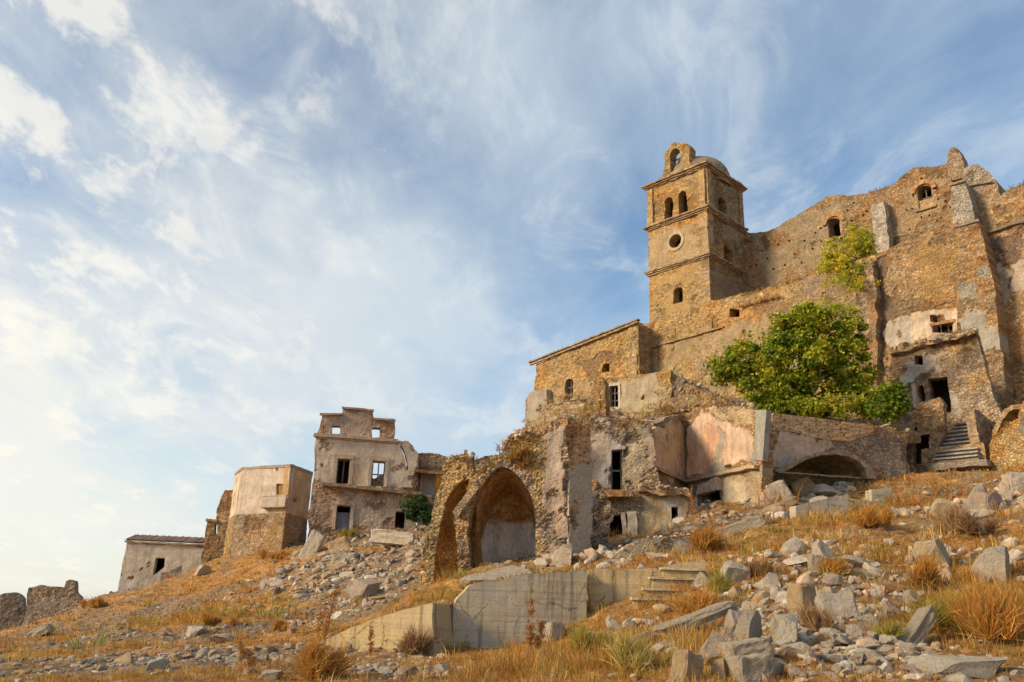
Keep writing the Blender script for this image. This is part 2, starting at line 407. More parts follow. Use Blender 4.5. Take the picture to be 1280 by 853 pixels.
_seed = [10]
def masonry_cols(u, v, P3, pal, regions, seed, cw, ch, stain=0.5, mortar=None):
    r, r2, e = stone_cells(u, v, cw, ch, seed)
    pm = np.array(pal).mean(0); col = (palette(pal, r)*0.75+pm*0.25)*(0.86+0.28*r2)[..., None]
    big = fbm(P3[..., 0]*0.22+P3[..., 1]*0.22, P3[..., 2]*0.3, None, seed+5, 4)
    col = col*(1+stain*0.45*big)[..., None]
    if mortar is not None: col = np.where((e < 0.16)[..., None], np.array(mortar), col*(0.6+0.8*r2)[..., None])
    tint = fbm(u*0.33+7, v*0.5, None, seed+40, 4)[..., None]; gl = np.clip(tint*2.2, 0, 1); cl = np.clip(-tint*2.2, 0, 1)
    col = col*(1-gl+gl*np.array((1.12, 0.94, 0.74)))*(1-cl+cl*np.array((0.93, 0.98, 1.08)))
    ero = sstep(fbm(u*0.6+3, v*0.75, None, seed+41, 5), 0.22, 0.38)            # eroded hollows where the facing stones have gone
    col = col*(1-0.30*ero)[..., None]
    rub = np.ones(u.shape); lift = -0.10*ero
    wx = fbm(u*0.9, v*0.9, None, seed+6, 4); wy = fbm(u*0.9, v*0.9, None, seed+7, 4); wn = fbm(u*0.8, v*0.8, None, seed+8, 5)
    for g in regions:
        soft = g.get('soft', 0.45)
        uu, vv = u+wx*soft*1.6, v+wy*soft*1.6
        m = pip(g['uv'], uu, vv) if g.get('uv') is not None else np.ones(u.shape, bool)
        if g.get('cover', 1) < 1: m = m & (wn < (g['cover']-0.5)*1.1)
        k = g.get('mix', 1.0)
        var = 1+0.20*fbm(u*0.5, v*1.3, None, seed+11, 4)
        tgt = np.array(g['col'])*var[..., None]
        col = np.where(m[..., None], col*(1-k)+tgt*k, col)
        rub = np.where(m, g.get('rub', 0.12), rub)
        lift = np.where(m, g.get('lift', 0.03), lift)
    return col, rub, lift, r, e

def wall(parent, name, pl, poly, holes=(), thick=0.7, res=0.09, pal=OCHRE, regions=(), rough=0.075, relief=0.045, jag=0.12, hjag=0.03,
         cell=(0.42, 0.24), mat=None, uvpoly=None, uvholes=(), stain=0.5, mortar=None):
    """a ruined masonry wall: displaced stones on its face, ragged outline, real openings"""
    _seed[0] += 13; s = _seed[0]
    if res > 0.065: res *= 1.13
    op = np.array(uvpoly) if uvpoly is not None else np.array([pl.uv(*p) for p in poly])
    hp = [np.array([pl.uv(*p) for p in h]) for h in holes]+[np.array(h) for h in uvholes]
    def rag(p, a):
        q = resample(p, 0.22)
        if a <= 0: return q
        return q+np.stack([fbm(q[:, 0]*1.1, q[:, 1]*1.1, None, s+1, 3), fbm(q[:, 0]*1.1+31, q[:, 1]*1.1, None, s+2, 3)], 1)*a*2.2
    op = rag(op, jag); hp = [rag(h, hjag) for h in hp]
    u0, v0 = op.min(0)-res; u1, v1 = op.max(0)+res
    nu = int((u1-u0)/res)+1; nv = int((v1-v0)/res)+1
    us = u0+np.arange(nu+1)*res; vs = v0+np.arange(nv+1)*res
    CU, CV = np.meshgrid(us[:-1]+res/2, vs[:-1]+res/2)
    k = pip(op, CU, CV)
    for h in hp: k &= ~pip(h, CU, CV)
    U, Vv = np.meshgrid(us, vs)
    cnt = np.zeros(U.shape, int)
    cnt[:-1, :-1] += k; cnt[1:, :-1] += k; cnt[:-1, 1:] += k; cnt[1:, 1:] += k
    bd = (cnt > 0) & (cnt < 4)
    q = np.stack([U[bd], Vv[bd]], 1); best = np.full(len(q), 9e9); bp = q.copy()
    for pg in [op]+hp:
        for i in range(len(pg)):
            a = pg[i]; b = pg[(i+1) % len(pg)]; ab = b-a; L2 = ab @ ab
            if L2 < 1e-9: continue
            t = np.clip(((q-a) @ ab)/L2, 0, 1); c = a+t[:, None]*ab; dd = ((q-c)**2).sum(1)
            mm = dd < best; best = np.where(mm, dd, best); bp[mm] = c[mm]
    ok = best < (res*0.95)**2; bp = np.where(ok[:, None], bp, q)
    U = U.copy(); Vv = Vv.copy(); U[bd] = bp[:, 0]; Vv[bd] = bp[:, 1]
    P3 = pl.P(U, Vv)
    regs = []
    for g in regions:
        g = dict(g)
        if g.get('poly'): g['uv'] = np.array([pl.uv(*p) for p in g['poly']])
        regs.append(g)
    col, rub, lift, r, e = masonry_cols(U, Vv, P3, pal, regs, s, cell[0], cell[1], stain, mortar)
    disp = rough*2.0*fbm(U*0.55, Vv*0.55, None, s+3, 4)+rough*0.7*fbm(U*2.2, Vv*2.2, None, s+4, 2)
    disp = disp+rub*relief*((r-0.55)*1.1*sstep(e, 0.0, 0.25)-0.8*(1-sstep(e, 0.02, 0.22)))+lift
    Pf = P3+disp[..., None]*pl.n3; Pb = P3-thick*pl.n3
    used = cnt > 0; idx = np.full(U.shape, -1); idx[used] = np.arange(used.sum()); nvt = int(used.sum())
    V = np.concatenate([Pf[used], Pb[used]])
    c4 = np.concatenate([col[used], rub[used][:, None]], 1); c4 = np.concatenate([c4, c4])
    j, i = np.nonzero(k)
    a, b, c, d = idx[j, i], idx[j, i+1], idx[j+1, i+1], idx[j+1, i]
    flip = np.cross(pl.d3, np.array([0, 0, 1.0])) @ pl.n3 < 0
    fr = np.stack([a, b, c, d], 1)
    if flip: fr = fr[:, ::-1]
    bk = fr[:, ::-1]+nvt
    sides = []
    kp = np.pad(k, 1)
    for (dj, di, e0, e1) in ((-1, 0, a, b), (0, 1, b, c), (1, 0, c, d), (0, -1, d, a)):
        o_ = ~kp[j+1+dj, i+1+di]
        sq = np.stack([e1[o_], e0[o_], e0[o_]+nvt, e1[o_]+nvt], 1)
        if flip: sq = sq[:, ::-1]
        sides.append(sq)
    F = np.concatenate([fr, bk]+sides)
    org = np.array(parent.location) if parent else V.mean(0)
    me = fast_mesh(name, V-org, F, c4)
    return link(me, name, mat or M_WALL, parent, None if parent else org)

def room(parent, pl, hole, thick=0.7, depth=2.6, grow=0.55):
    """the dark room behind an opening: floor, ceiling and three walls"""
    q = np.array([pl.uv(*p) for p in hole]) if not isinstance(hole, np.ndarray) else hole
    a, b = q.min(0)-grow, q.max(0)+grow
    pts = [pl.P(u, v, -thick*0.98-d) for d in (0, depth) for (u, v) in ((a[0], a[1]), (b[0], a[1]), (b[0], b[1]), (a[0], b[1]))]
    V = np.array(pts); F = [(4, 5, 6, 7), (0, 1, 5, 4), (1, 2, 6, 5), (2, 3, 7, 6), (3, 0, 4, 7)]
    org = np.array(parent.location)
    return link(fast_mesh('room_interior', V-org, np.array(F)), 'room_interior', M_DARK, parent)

def box_verts(c, ax, dims, res):
    """subdivided box surface: unique verts + quads"""
    n = [max(1, int(round(d/res))) for d in dims]
    vid = {}; V = []; F = []
    def g(i, j, k):
        key = (i, j, k)
        if key not in vid:
            vid[key] = len(V)
            V.append(c+ax[0]*(i/n[0]-0.5)*dims[0]+ax[1]*(j/n[1]-0.5)*dims[1]+ax[2]*(k/n[2]-0.5)*dims[2])
        return vid[key]
    for i in range(n[0]):
        for j in range(n[1]):
            F.append((g(i, j, 0), g(i, j+1, 0), g(i+1, j+1, 0), g(i+1, j, 0))); F.append((g(i, j, n[2]), g(i+1, j, n[2]), g(i+1, j+1, n[2]), g(i, j+1, n[2])))
    for i in range(n[0]):
        for k in range(n[2]):
            F.append((g(i, 0, k), g(i+1, 0, k), g(i+1, 0, k+1), g(i, 0, k+1))); F.append((g(i, n[1], k), g(i, n[1], k+1), g(i+1, n[1], k+1), g(i+1, n[1], k)))
    for j in range(n[1]):
        for k in range(n[2]):
            F.append((g(0, j, k), g(0, j, k+1), g(0, j+1, k+1), g(0, j+1, k))); F.append((g(n[0], j, k), g(n[0], j+1, k), g(n[0], j+1, k+1), g(n[0], j, k+1)))
    return np.array(V), np.array(F)
def rbox(parent, name, c, ax, dims, res=0.12, rough=0.03, pal=GREY, col=None, rub=0.5, mat=None, freq=2.0, cell=(0.4, 0.24)):
    _seed[0] += 7; s = _seed[0]
    ax = [np.array(a, float)/np.linalg.norm(a) for a in ax]; c = np.array(c, float)
    V, F = box_verts(c, ax, dims, res)
    if np.dot(np.cross(ax[0], ax[1]), ax[2]) < 0: F = F[:, ::-1]
    dn = np.stack([fbm(V[:, 0]*freq+k*50, V[:, 1]*freq, V[:, 2]*freq, s+k, 3) for k in range(3)], 1)
    V2 = V+dn*rough*2.0
    r, r2, e = stone_cells((V-c) @ ax[0]+(V-c) @ ax[1], V[:, 2], cell[0], cell[1], s)
    cc = palette(pal, r)*(0.8+0.4*r2)[:, None] if col is None else np.tile(np.array(col), (len(V), 1))*(1+0.2*fbm(V[:, 0], V[:, 1], V[:, 2], s, 3))[:, None]
    c4 = np.concatenate([cc, np.full((len(V), 1), rub)], 1)
    org = np.array(parent.location) if parent else c
    return link(fast_mesh(name, V2-org, F, c4), name, mat or M_WALL, parent, None if parent else org)
Z3 = np.array([0, 0, 1.0])
def on_wall(parent, name, pl, p0, p1, hgt, dep, out=0.0, **kw):
    """a bar lying along a wall face from photo point p0 to p1 (its top edge); hgt down, dep outwards"""
    a = pl.uv(*p0); b = pl.uv(*p1)
    A = pl.P(a[0], a[1], out); B = pl.P(b[0], b[1], out)
    d = B-A; L = np.linalg.norm(d); d = d/L
    up = Z3-d*(Z3 @ d); up /= np.linalg.norm(up)
    c = (A+B)/2-up*hgt/2+pl.n3*dep/2
    return rbox(parent, name, c, (d, pl.n3, up), (L, dep, hgt), **kw)
def bars(parent, name, pl, quad, off, w=0.05, cross=1, mat=None, up=1):
    """wooden window frame set in an opening: outer frame, mullion and cross bars as one part"""
    q = np.array([pl.uv(*p) for p in quad]); a, b = q.min(0), q.max(0)
    V = []; F = []
    def bx(u0, u1, v0, v1, d0=0.0, d1=0.06):
        k = len(V)
        for d in (off+d0, off+d1):
            for (u, v) in ((u0, v0), (u1, v0), (u1, v1), (u0, v1)): V.append(pl.P(u, v, d))
        for f in ((0, 1, 2, 3), (7, 6, 5, 4), (0, 4, 5, 1), (1, 5, 6, 2), (2, 6, 7, 3), (3, 7, 4, 0)): F.append([x+k for x in f])
    bx(a[0], a[0]+w, a[1], b[1]); bx(b[0]-w, b[0], a[1], b[1]); bx(a[0]+w, b[0]-w, b[1]-w, b[1]); bx(a[0]+w, b[0]-w, a[1], a[1]+w)
    for i in range(up):
        m_ = a[0]+(b[0]-a[0])*(i+1)/(up+1); bx(m_-w/2, m_+w/2, a[1]+w, b[1]-w, 0.004, 0.056)
    for i in range(cross):
        m_ = a[1]+(b[1]-a[1])*(i+1)/(cross+1); bx(a[0]+w, b[0]-w, m_-w/2, m_+w/2, 0.008, 0.052)
    org = np.array(parent.location)
    return link(fast_mesh(name, np.array(V)-org, np.array(F)), name, mat or M_WOOD, parent)
def sheet(parent, name, P, pal=BROWN, col=None, rub=0.8, rough=0.06, mat=None, thick=0.0, cell=(0.4, 0.24), regionfn=None):
    """a curved or sloping surface from a grid of points P[nv,nu,3] with stones on it"""
    _seed[0] += 11; s = _seed[0]
    nv, nu = P.shape[:2]
    du = np.linalg.norm(np.diff(P, axis=1), axis=2).mean(); dv = np.linalg.norm(np.diff(P, axis=0), axis=2).mean()
    U, V_ = np.meshgrid(np.arange(nu)*du, np.arange(nv)*dv)
    nrm = np.cross(np.gradient(P, axis=1), np.gradient(P, axis=0)); nrm /= np.linalg.norm(nrm, axis=2, keepdims=True)+1e-9
    r, r2, e = stone_cells(U, V_, cell[0], cell[1], s)
    cc = palette(pal, r)*(0.8+0.4*r2)[..., None] if col is None else np.array(col)*(1+0.25*fbm(U, V_, None, s, 4))[..., None]
    rb = np.full(U.shape, float(rub))
    if regionfn: cc, rb = regionfn(P, cc, rb)
    Q = P+nrm*(rough*2*fbm(U*0.6, V_*0.6, None, s+1, 4)+0.05*rb*((r-0.5)*sstep(e, 0, 0.25)))[..., None]
    idx = np.arange(nu*nv).reshape(nv, nu)
    F = np.stack([idx[:-1, :-1], idx[:-1, 1:], idx[1:, 1:], idx[1:, :-1]], -1).reshape(-1, 4)
    Vv = Q.reshape(-1, 3); c4 = np.concatenate([cc, rb[..., None]], -1).reshape(-1, 4)
    if thick:
        Vv = np.concatenate([Vv, (P-nrm*thick).reshape(-1, 3)]); c4 = np.concatenate([c4, c4]); n0 = nu*nv
        bd = np.concatenate([idx[0, :], idx[1:, -1], idx[-1, -2::-1], idx[-2:0:-1, 0]])
        nx = np.roll(bd, -1)
        F = np.concatenate([F, F[:, ::-1]+n0, np.stack([nx, bd, bd+n0, nx+n0], 1)])
    org = np.array(parent.location) if parent else Vv.mean(0)
    return link(fast_mesh(name, Vv-org, F, c4), name, mat or M_WALL, parent, None if parent else org)
def patch_grid(rows, res=0.23, bump=0.15):
    """smooth surface through rows of (px,py,Y) points"""
    K = np.array([[at(*p) for p in r] for r in rows])
    Lu = np.linalg.norm(np.diff(K, axis=1), axis=2).sum(1).max(); Lv = np.linalg.norm(np.diff(K, axis=0), axis=2).sum(0).max()
    nu, nv = max(3, int(Lu/res)), max(3, int(Lv/res))
    def interp(A, n):
        t = np.linspace(0, len(A)-1, n); i = np.minimum(t.astype(int), len(A)-2); f = (t-i)
        f = f.reshape((-1,)+(1,)*(A.ndim-1)); return A[i]*(1-f)+A[i+1]*f
    G = interp(K, nv); G = np.swapaxes(interp(np.swapaxes(G, 0, 1), nu), 0, 1)
    G = G.copy(); G[..., 2] += bump*fbm(G[..., 0]*0.7, G[..., 1]*0.7, None, 77, 4)*2
    return G

# ------------------------------------------------------------------ the hillside
GP = [(0, 853, 13), (200, 853, 13), (400, 853, 12.5), (540, 853, 12.8), (640, 856, 12), (800, 853, 11), (1000, 853, 10.5), (1280, 853, 10.5),
      (0, 815, 28), (100, 805, 28), (15, 788, 60), (70, 772, 66), (110, 752, 66), (150, 748, 70), (200, 743, 71), (255, 706, 72), (310, 696, 67), (375, 690, 64),
      (430, 668, 59), (500, 672, 57), (530, 690, 48), (150, 785, 42), (200, 812, 26), (300, 760, 45), (300, 805, 27), (300, 722, 58), (400, 740, 44),
      (400, 785, 29), (450, 710, 49), (500, 728, 40), (520, 745, 34), (440, 818, 20), (400, 828, 18.5), (530, 826, 18.2), (565, 820, 19.5), (640, 818, 19.3),
      (732, 785, 19.8), (790, 772, 19.2), (545, 752, 24), (600, 728, 26), (660, 716, 27), (720, 706, 27.5), (800, 704, 25), (580, 716, 31.5), (670, 708, 32),
      (700, 702, 33), (770, 686, 36.5), (830, 682, 34), (880, 694, 26), (880, 662, 36), (900, 645, 37.5), (850, 792, 14.5), (900, 742, 19), (900, 702, 23), (950, 664, 29),
      (1000, 702, 21), (1000, 657, 31), (1060, 650, 33), (1040, 625, 38.5), (1100, 630, 36.5), (1150, 596, 42), (1225, 588, 42), (1280, 592, 38), (1200, 648, 29), (1280, 650, 25), (1100, 700, 20),
      (1280, 720, 18), (1100, 780, 14), (1280, 790, 13), (1000, 780, 14)]
GW = [(0, 0, -1.6), (-10, 2, -2.4), (10, 2, -0.7), (-16, 8, -2.2), (16, 6, 0.6), (-40, 10, -4.5), (40, 10, 7), (45, 30, 14), (0, -15, -3), (-30, -15, -5), (30, -15, 2),
      (17, 48, 7.5), (28, 48, 8.5), (36, 48, 10), (5, 46, 6), (0, 55, 7), (10, 60, 8.5), (20, 66, 10), (30, 62, 11), (45, 60, 14), (0, 75, 7), (25, 85, 10), (50, 85, 12),
      (-20, 80, 4), (-10, 72, 6), (-45, 95, -3), (-60, 80, -4.5), (-60, 50, -4.2), (-50, 30, -4), (-75, 100, -7), (0, 105, 5), (60, 105, 8), (-30, 105, 0), (70, 30, 18)]
KP = np.array([at(*p) for p in GP]+[np.array(p, float) for p in GW])
def _tps(r): return np.where(r > 1e-9, r*r*np.log(r+1e-12), 0)
_n = len(KP); _d = np.hypot(KP[:, None, 0]-KP[None, :, 0], KP[:, None, 1]-KP[None, :, 1])
_A = np.zeros((_n+3, _n+3)); _A[:_n, :_n] = _tps(_d)+np.eye(_n)*2.0; _A[:_n, _n] = 1; _A[:_n, _n+1:] = KP[:, :2]; _A[_n, :_n] = 1; _A[_n+1:, :_n] = KP[:, :2].T
_w = np.linalg.solve(_A, np.concatenate([KP[:, 2], np.zeros(3)]))
def ground_z(x, y, detail=True):
    x = np.asarray(x, float); y = np.asarray(y, float)
    xc = np.clip(x, -78, 72); yc = np.clip(y, -16, 106)
    z = _w[_n]+_w[_n+1]*xc+_w[_n+2]*yc
    for i in range(_n): z = z+_w[i]*_tps(np.hypot(xc-KP[i, 0], yc-KP[i, 1]))
    out = np.hypot(x-xc, y-yc)
    z = z-110*(1-np.exp(-out*0.4/110))
    if detail:
        dist = np.hypot(x, y); k = np.clip(dist/25, 0.35, 1.6)
        z = z+0.30*k*fbm(x*0.28, y*0.28, None, 3, 4)+0.16*fbm(x*1.1, y*1.1, None, 4, 4)*np.clip(k, 0.5, 1.3)
    return z
def dryness(x, y):
    """how far dry grass (1) or bare stones (0) hold the ground"""
    return fbm(x*0.16+3, y*0.16, None, 21, 4)*0.9+fbm(x*0.7, y*0.7, None, 22, 3)*0.5+0.22+0.08*np.clip((np.asarray(x)-2)/10, -1, 1)
def hit(px, py, y0=5.0, y1=90.0):
    Y = np.geomspace(y0, y1, 900); v = cF+(px-640)/FPX*cR+(426.5-py)/FPX*cU
    p = v[None, :]*(Y/v[1])[:, None]; g = ground_z(p[:, 0], p[:, 1])
    b = np.nonzero(p[:, 2] < g)[0]
    i = b[0] if len(b) else len(Y)-1
    q = p[i].copy(); q[2] = g[i]; return q
_a = np.concatenate([np.linspace(-180, -42, 36)[:-1], np.linspace(-42, 44, 500), np.linspace(44, 180, 36)[1:]])
_r = np.concatenate([np.geomspace(0.6, 7, 16)[:-1], np.geomspace(7, 110, 320), np.geomspace(116, 6000, 26)])
_AA, _RR = np.meshgrid(np.radians(_a), _r)
gx, gy = _RR*np.sin(_AA), _RR*np.cos(_AA)
gz = ground_z(gx, gy)
dry = dryness(gx, gy)
near = (_RR < 120)
gz = gz+np.where(near, 0.05*fbm(gx*3.1, gy*3.1, None, 9, 3)*(1-0.5*sstep(dry, 0.1, 0.5)), 0)
cg = np.array((0.285, 0.19, 0.11)); cs = np.array((0.46, 0.235, 0.075)); co = np.array((0.27, 0.18, 0.105)); cw = np.array((0.37, 0.28, 0.19))
t = sstep(dry, -0.05, 0.42)[..., None]; t2 = sstep(fbm(gx*0.5, gy*0.5, None, 31, 4), 0.1, 0.5)[..., None]; t3 = sstep(fbm(gx*1.9, gy*1.9, None, 32, 3), 0.15, 0.5)[..., None]
gcol = (cg*(1-t2*0.6)+co*t2*0.6)*(1-t3*0.5)+cw*t3*0.5
gcol = gcol*(1-t)+cs*(0.85+0.3*t3)*t
idx = np.arange(gx.size).reshape(gx.shape)
gF = np.stack([idx[:-1, :-1], idx[:-1, 1:], idx[1:, 1:], idx[1:, :-1]], -1).reshape(-1, 4)[:, ::-1]
gmesh = fast_mesh('ground', np.stack([gx, gy, gz], -1).reshape(-1, 3), gF, np.concatenate([gcol, np.ones(gx.shape+(1,))], -1).reshape(-1, 4))
ground = link(gmesh, 'ground', M_GROUND); ground['kind'] = 'structure'

def base(px, py, Y): p = at(px, py, Y); return (float(p[0]), float(p[1]), float(ground_z(p[0], p[1])))
def dark_opening(parent, pl, h, thick, **kw): return room(parent, pl, h, thick, **kw)

# ------------------------------------------------------------------ bell tower
AZL, AZR = -44.0, 46.0
Tc = at(886, 319, 66.0)
TL = Plane(Tc[:2], AZL); TR = Plane(Tc[:2], AZR)
t = thing('bell_tower', 'tall square ochre stone bell tower with bell gable and small dome', 'tower', (Tc[0], Tc[1], 12))
zc2 = TL.uv(886, 319)[1]; zc1 = TL.uv(882, 261)[1]; zt = TL.uv(877.5, 210)[1]; zb = 12.0
WL, WR = 6.3, 6.0
winA = [arch((831, 275.5), (840.5, 271.5), (840.5, 244.5), (830, 248.5), 0.22), arch((848.5, 268), (858.5, 264), (857, 237), (847, 241), 0.22)]
ocu = [(844.6+7.6*math.cos(a), 301.8+8.6*math.sin(a)-0.35*7.6*math.cos(a)) for a in np.linspace(0, 2*math.pi, 20)[:-1]]
winC = arch((841.5, 381), (853.5, 377), (853, 357), (841.5, 361), 0.25)
putl = [rect(x, y, x+2.2, y+2.2) for x, y in ((831, 323), (860, 318), (818, 330), (868, 340), (822, 372), (865, 368))]
wall(t, 'wall', TL, None, uvpoly=[(-WL, zb), (0, zb), (0, zt), (-WL, zt)], holes=winA+[ocu, winC], thick=0.9, pal=OCHRE, jag=0.03, rough=0.03, relief=0.03, cell=(0.5, 0.22),
     regions=[dict(poly=[(806, 300), (884, 270), (886, 318), (806, 348)], col=TAN, cover=0.75, rub=0.45, lift=0.01), dict(poly=[(806, 355), (887, 325), (889, 400), (806, 420)], col=(0.50, 0.33, 0.14), cover=0.6, rub=0.5, lift=0.01)])
winR = [arch((900, 276), (909, 283), (907, 249), (899, 244), 0.22), arch((906, 333), (917, 340), (915, 311), (905, 305), 0.22)]
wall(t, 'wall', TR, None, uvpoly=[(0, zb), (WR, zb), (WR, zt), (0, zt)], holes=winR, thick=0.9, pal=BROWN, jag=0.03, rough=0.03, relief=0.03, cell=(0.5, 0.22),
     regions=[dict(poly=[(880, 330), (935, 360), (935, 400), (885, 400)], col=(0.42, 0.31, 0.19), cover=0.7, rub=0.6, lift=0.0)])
TLb = Plane(TL.A+TR.d*WR, AZL); TRb = Plane(TL.A-TL.d*WL, AZR)
rbox(t, 'wall', np.append(TLb.A-TL.d*WL/2, (zb+zt)/2)-TR.d3*0.45, (TL.d3, TR.d3, Z3), (WL-0.1, 0.8, zt-zb-0.1), res=0.6, rough=0.03, pal=BROWN)
rbox(t, 'wall', np.append(TL.A-TL.d*(WL-0.45)+TR.d*WR/2, (zb+zt)/2), (TR.d3, TL.d3, Z3), (WR-1.9, 0.8, zt-zb-0.1), res=0.6, rough=0.03, pal=BROWN)
def tower_band(z, h, out, name='cornice', col=None):
    for pl, L, sgn in ((TL, WL, -1), (TR, WR, 1)):
        u0, u1 = (-WL-out*0.9, out) if sgn < 0 else (0.003, WR+out*0.9)
        c = pl.P((u0+u1)/2, z-h/2, out/2-0.02)
        rbox(t, name, c, (pl.d3, pl.n3, Z3), (u1-u0, out+0.04, h), res=0.14, rough=0.045, pal=GREY, col=col, rub=0.5)
for z, out in ((zc2, 0.32), (zc1, 0.36), (zt+0.12, 0.46)):
    tower_band(z+0.18, 0.16, out); tower_band(z+0.02, 0.14, out*0.62); tower_band(z-0.14, 0.10, out*0.3)
# corner pilasters of the belfry storey
for pl, us in ((TL, (-WL+0.36, -0.36)), (TR, (0.36, WR-0.36))):
    for u in us:
        rbox(t, 'pilaster', pl.P(u, (zc1+zt)/2+0.05, 0.07), (pl.d3, pl.n3, Z3), (0.62, 0.16, zt-zc1-0.5), res=0.2, rough=0.015, pal=OCHRE if pl is TL else BROWN)
# surrounds and fillings
for h in winA+[winC]:
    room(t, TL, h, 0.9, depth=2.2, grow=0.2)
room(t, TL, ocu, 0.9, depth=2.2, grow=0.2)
oc = np.array([TL.uv(*p) for p in ocu]); occ = oc.mean(0); rr_ = np.ptp(oc, axis=0).mean()/2
ring = np.array([[TL.P(occ[0]+(rr_+w)*math.cos(a), occ[1]+(rr_+w)*math.sin(a), d) for a in np.linspace(0, 2*math.pi, 37)] for w, d in ((0.0, -0.3), (0.0, 0.09), (0.26, 0.09), (0.26, -0.02))])
sheet(t, 'oculus_ring', ring, col=(0.52, 0.42, 0.29), rub=0.3, rough=0.01)
for h in winR:
    room(t, TR, h, 0.9, depth=2.2, grow=0.2)
    q = np.array([TR.uv(*p) for p in h]); a, b = q.min(0), q.max(0); hh = (b[1]-a[1])*0.45
    rbox(t, 'brick_infill', TR.P((a[0]+b[0])/2, a[1]+hh/2-0.05, -0.45), (TR.d3, TR.n3, Z3), (b[0]-a[0]+0.06, 0.3, hh), res=0.12, rough=0.02, pal=((0.60, 0.34, 0.09), (0.54, 0.29, 0.08)), cell=(0.25, 0.09), rub=0.3)
# roof slab, dome and bell gable
rbox(t, 'roof_slab', np.append(TL.A-TL.d*WL/2+TR.d*WR/2, zt-0.05), (TL.d3, TR.d3, Z3), (WL-0.2, WR-0.2, 0.3), res=0.5, rough=0.03, pal=GREY)
dc = np.append(TL.A-TL.d*WL*0.43+TR.d*WR*0.53, zt+0.45)
th = np.linspace(0, 2*math.pi, 73); ph = np.linspace(0, math.pi/2*0.985, 26)
dome = np.array([[dc+np.array([math.cos(a)*math.cos(p)*2.85, math.sin(a)*math.cos(p)*2.85, 2.3*math.sin(p)+0.25]) for a in th] for p in ph])
dm_ = sheet(t, 'dome', dome, pal=((0.34, 0.27, 0.19), (0.40, 0.31, 0.21), (0.28, 0.22, 0.16)), rub=0.5, rough=0.03, cell=(0.3, 0.15))
drum = np.array([[dc+np.array([math.cos(a)*2.92, math.sin(a)*2.92, z_]) for a in th] for z_ in (-0.75, -0.4, 0.0, 0.3)])
sheet(t, 'dome_drum', drum, pal=BROWN, rub=0.6, rough=0.02).parent = dm_
GB = TL.shift(-0.35)
gable = [(827, 222), (831, 205), (830.5, 193), (836, 186), (838, 180.5), (843, 177.5), (849, 178.5), (858.5, 179.5), (862, 184), (860.5, 201), (866, 208), (866, 214)]
gopen = arch((837.5, 216), (850, 211), (849.5, 184), (837, 187), 0.3)
gb_ = wall(t, 'bell_gable', GB, gable, holes=[gopen], thick=1.0, res=0.07, pal=OCHRE, jag=0.03, rough=0.02, cell=(0.4, 0.2))
g0 = GB.uv(844, 200); bw = GB.P(g0[0], g0[1]+0.35, -0.75)
prof = [(0.0, 0.62), (0.14, 0.60), (0.19, 0.48), (0.22, 0.25), (0.28, 0.08), (0.36, 0.0), (0.33, -0.02)]
bell = np.array([[bw+np.array([r_*math.cos(a), r_*math.sin(a), z_-0.55]) for a in np.linspace(0, 2*math.pi, 21)] for r_, z_ in prof])
sheet(t, 'bell', bell, col=(0.1, 0.09, 0.06), rub=0, rough=0.0, mat=M_BELL).parent = gb_
rbox(t, 'bell_beam', bw+Z3*0.13, (TL.d3, TL.n3, Z3), (1.6, 0.14, 0.14), res=0.3, rough=0.01, mat=M_WOOD).parent = gb_

# ------------------------------------------------------------------ church: nave wall, lower wall, buttresses
NV = Plane(TL.A+TR.d*WR, AZL)
nloc = NV.px(1060, 330); t = thing('church_nave', 'high brown nave wall with brick-hooded windows and putlog holes right of tower', 'church', (nloc[0], nloc[1], 10))
nave = [(926, 400), (926, 291), (945, 290), (963, 289), (975, 283), (990, 273.5), (1012, 260), (1033, 245), (1060, 243), (1085, 240.5), (1104, 237), (1117, 231.6), (1130, 219), (1142, 210.5), (1158, 208), (1172, 205.7), (1184, 204), (1205, 204), (1222, 330), (1222, 420)]
w1 = arch((1036.5, 298), (1051.5, 296), (1050, 272), (1035, 274), 0.16); w2 = arch((1149, 262), (1166, 258), (1163, 230), (1145.5, 235), 0.16)
rnd = random.Random(5)
holes = [rect(x, y, x+2.6, y+2.6) for x, y in ((950, 312), (958, 322), (972, 305), (944, 330), (965, 335), (985, 300), (992, 316), (1004, 300), (1000, 327), (1018, 290), (1014, 310), (1025, 300), (1024, 284), (1066, 252), (1078, 268), (1082, 263), (1132, 262), (1140, 244), (1167, 232), (1171, 248), (1180, 251), (1186, 258), (1139, 260), (1150, 270), (1160, 268), (1170, 275), (1135, 285), (1150, 222), (1176, 220), (1058, 262), (1063, 275), (940, 345), (980, 330), (1030, 318))]
wall(t, 'wall', NV, nave, holes=[w1, w2]+holes, thick=1.1, res=0.085, pal=BROWN, jag=0.10, rough=0.07, relief=0.04, cell=(0.36, 0.2), stain=0.8,
     regions=[dict(poly=[(926, 291), (1060, 250), (1040, 345), (926, 380)], col=(0.40, 0.30, 0.19), cover=0.62, rub=0.7, lift=0.01),
              dict(poly=[(930, 300), (945, 300), (955, 350), (930, 360)], col=RUSTC, cover=0.7, rub=0.7, mix=0.6, lift=0),
              dict(poly=[(1110, 240), (1190, 215), (1195, 270), (1120, 295)], col=(0.43, 0.30, 0.17), cover=0.66, rub=0.7, lift=0.0)])
